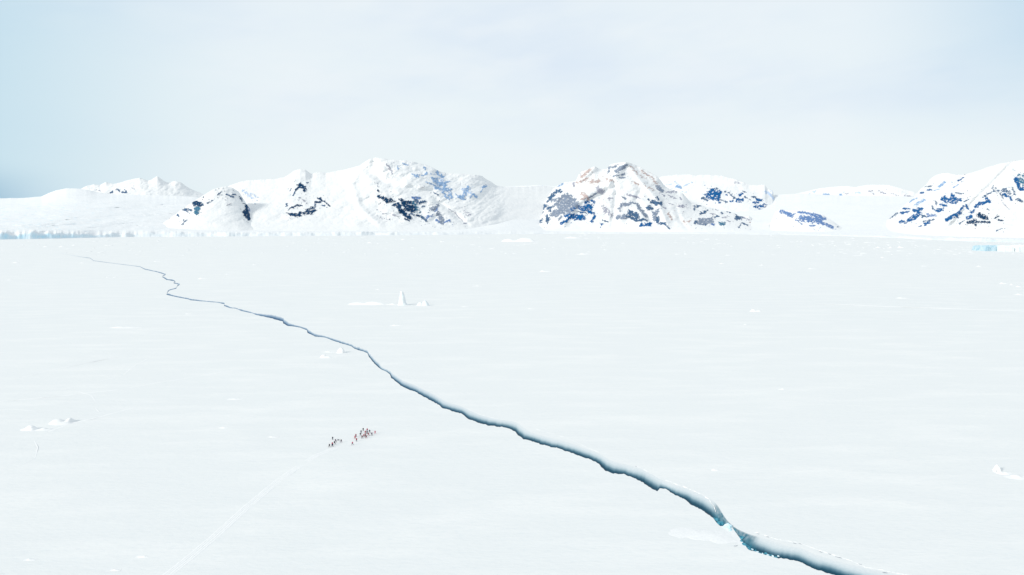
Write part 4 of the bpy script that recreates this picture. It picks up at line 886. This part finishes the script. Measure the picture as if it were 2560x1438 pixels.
    # nose, ears and eyes as small shapes merged to the body mesh
    bm = bmesh.new(); bm.from_mesh(out['body']); hc = Vector(J['head'])
    for off, sz in (((0, 0.105, -0.01), (0.014, 0.02, 0.022)), ((0.078, 0, -0.01), (0.012, 0.02, 0.032)), ((-0.078, 0, -0.01), (0.012, 0.02, 0.032)), ((0.03, 0.088, 0.02), (0.013, 0.01, 0.009)), ((-0.03, 0.088, 0.02), (0.013, 0.01, 0.009)), ((0, 0.092, -0.05), (0.024, 0.01, 0.007))):
        g = bmesh.ops.create_icosphere(bm, subdivisions=1, radius=1.0)
        for vv in g['verts']: vv.co = Vector((vv.co.x * sz[0], vv.co.y * sz[1], vv.co.z * sz[2])) + hc + Vector(off)
    bm.to_mesh(out['body']); bm.free()
    return out
PM = {k: build_person_meshes(k) for k in ('stand', 'walk', 'pull')}
for d in PM.values():
    for m in d.values():
        m.materials.clear(); m.materials.append(M_BLACK)
def person(label, zx, zy, kind, jacket, legs, hat, rz, group, sc_=1.16):
    px, py = 780 + zx / 11.636, 1040 + zy / 11.636
    x, y = on_ice(px, py)
    root = bpy.data.objects.new('person', None); COL.objects.link(root); root.location = (x, y, float(ice_h(np.array([x]), np.array([y]))[0]) + 0.0); root.rotation_euler = (0, 0, rz); root.scale = (sc_ * 1.18, sc_ * 1.18, sc_)
    root.empty_display_size = 0.3
    tag(root, label, 'person', group)
    for key, mt in (('body', M_SKIN), ('parka', jacket), ('trousers', legs), (('boot', -1), M_BOOT), (('boot', 1), M_BOOT), (('glove', -1), M_BLACK), (('glove', 1), M_BLACK), ('hat', hat)):
        nm = key if isinstance(key, str) else key[0]
        o = bpy.data.objects.new(nm, PM[kind][key]); COL.objects.link(o); o.parent = root
        o.material_slots[0].link = 'OBJECT'; o.material_slots[0].material = mt
GA = 'people walking in the small group on the left'; GB = 'people walking in the large group on the right'
people = [
 ('person all in black, farthest left and nearest the camera in the small group', 510, 912, 'walk', M_BLACK, M_BLACK, M_BLACK, 1.2, GA),
 ('person in red jacket and navy trousers in the small left group', 596, 905, 'walk', M_NAVY, M_NAVY, M_BLACK, 1.0, GA),
 ('person in pinkish red jacket right behind the navy-clad one in the small left group', 594, 862, 'walk', M_PINK, M_NAVY, M_RED, 1.0, GA),
 ('person in grey, farthest from the camera in the small left group', 602, 695, 'stand', M_GREY, M_GREY, M_GREY, 0.4, GA),
 ('person in black leaning forward left of the low bundle, the nearer of two', 664, 828, 'pull', M_BLACK, M_NAVY, M_BLACK, 1.1, GA),
 ('person in dark purple leaning forward beside the low bundle, the farther of two', 696, 770, 'pull', M_PURPLE, M_BLACK, M_BLACK, 1.1, GA),
 ('person in black on the right end of the small group, past the bundle', 852, 772, 'walk', M_BLACK, M_PURPLE, M_BLACK, 1.4, GA),
 ('person in pinkish red, alone nearest the camera at the tail of the large group', 1180, 848, 'walk', M_PINK, M_GREY, M_RED, 1.3, GB),
 ('person in red, left one of the close pair at the tail of the large group', 1255, 665, 'walk', M_RED, M_DRED, M_RED, 1.2, GB),
 ('person in dark red just behind the close red pair', 1280, 612, 'walk', M_DRED, M_PURPLE, M_DRED, 1.2, GB),
 ('person in red jacket and dark trousers, right one of the close pair', 1297, 738, 'stand', M_RED, M_NAVY, M_RED, 0.9, GB),
 ('person in dark clothes at the left front of the large group', 1412, 578, 'walk', M_BLACK, M_NAVY, M_GREY, 0.8, GB),
 ('person in grey just behind the dark one at the left of the large group', 1430, 505, 'walk', M_GREY, M_NAVY, M_BLACK, 0.9, GB),
 ('person in black, farthest of all from the camera in the large group', 1490, 442, 'stand', M_BLACK, M_BLACK, M_BLACK, 0.3, GB),
 ('person in brown, nearest the camera in the middle of the large group', 1460, 655, 'walk', M_BROWN, M_GREY, M_BROWN, 1.1, GB),
 ('person in red with grey trousers just right of the brown-clad one', 1512, 618, 'walk', M_RED, M_GREY, M_DRED, 1.0, GB),
 ('person in dark red in the thick of the large group', 1552, 592, 'stand', M_DRED, M_BLACK, M_DRED, 1.2, GB),
 ('person in bright red standing behind the dark red one in the large group', 1556, 515, 'walk', M_RED, M_DRED, M_RED, 1.3, GB),
 ('person in brownish red at the front of the large group, under the dark red one', 1580, 645, 'walk', M_BROWN, M_BROWN, M_BROWN, 1.2, GB),
 ('person in navy right of the bright red one in the large group', 1604, 522, 'stand', M_NAVY, M_NAVY, M_BLACK, 1.0, GB),
 ('person in magenta top behind the navy-clad one', 1608, 452, 'walk', M_PINK, M_PURPLE, M_PURPLE, 1.0, GB),
 ('person in dark red stooping in front of the black-clad one on the right', 1650, 576, 'pull', M_DRED, M_DRED, M_RED, 1.4, GB),
 ('person in black behind the stooping dark red one', 1680, 492, 'walk', M_NAVY, M_BLACK, M_BLACK, 1.2, GB),
 ('person in dark magenta, second from the right end of the large group', 1744, 566, 'walk', M_PURPLE, M_BLACK, M_PINK, 1.3, GB),
 ('person in faded pink, last on the right end of the large group', 1838, 515, 'walk', M_PINK, M_PINK, M_PINK, 1.4, GB)]
for p in people: person(*p)
o_ = [o for o in COL.objects if o.name == 'person.001'][0]; o_['label'] = 'person in navy jacket and trousers in the small left group'
# low dark bundle between two of the walkers
x, y = on_ice(780 + 768 / 11.636, 1040 + 708 / 11.636)
root = bpy.data.objects.new('bundle', None); COL.objects.link(root); root.location = (x, y, 0.05)
tag(root, 'low dark bundle lying on the snow between two walkers of the small group', 'bundle')
b1 = skin_mesh('load', [(-0.62, 0, 0.22), (-0.2, 0, 0.26), (0.25, 0, 0.25), (0.6, 0, 0.2)], [(0, 1), (1, 2), (2, 3)], [0.13, 0.2, 0.19, 0.12])
b1.materials.clear(); b1.materials.append(M_GREY); o = bpy.data.objects.new('load', b1); COL.objects.link(o); o.parent = root
for k in (-0.3, 0.3):
    bm = bmesh.new(); bmesh.ops.create_cone(bm, cap_ends=False, segments=16, radius1=0.215, radius2=0.215, depth=0.05)
    me = bpy.data.meshes.new('strap'); bm.to_mesh(me); bm.free(); me.materials.append(M_BLACK); o = bpy.data.objects.new('strap', me); COL.objects.link(o); o.parent = root; o.location = (k, 0, 0.25); o.rotation_euler = (0, math.pi / 2, 0)
bm = bmesh.new(); bmesh.ops.create_cube(bm, size=1.0); bmesh.ops.bevel(bm, geom=bm.edges[:], offset=0.1, segments=2)
me = bpy.data.meshes.new('sled_base'); bm.to_mesh(me); bm.free(); me.materials.append(M_BLACK); o = bpy.data.objects.new('sled_base', me); COL.objects.link(o); o.parent = root; o.scale = (1.5, 0.45, 0.07); o.location = (0, 0, 0.05)
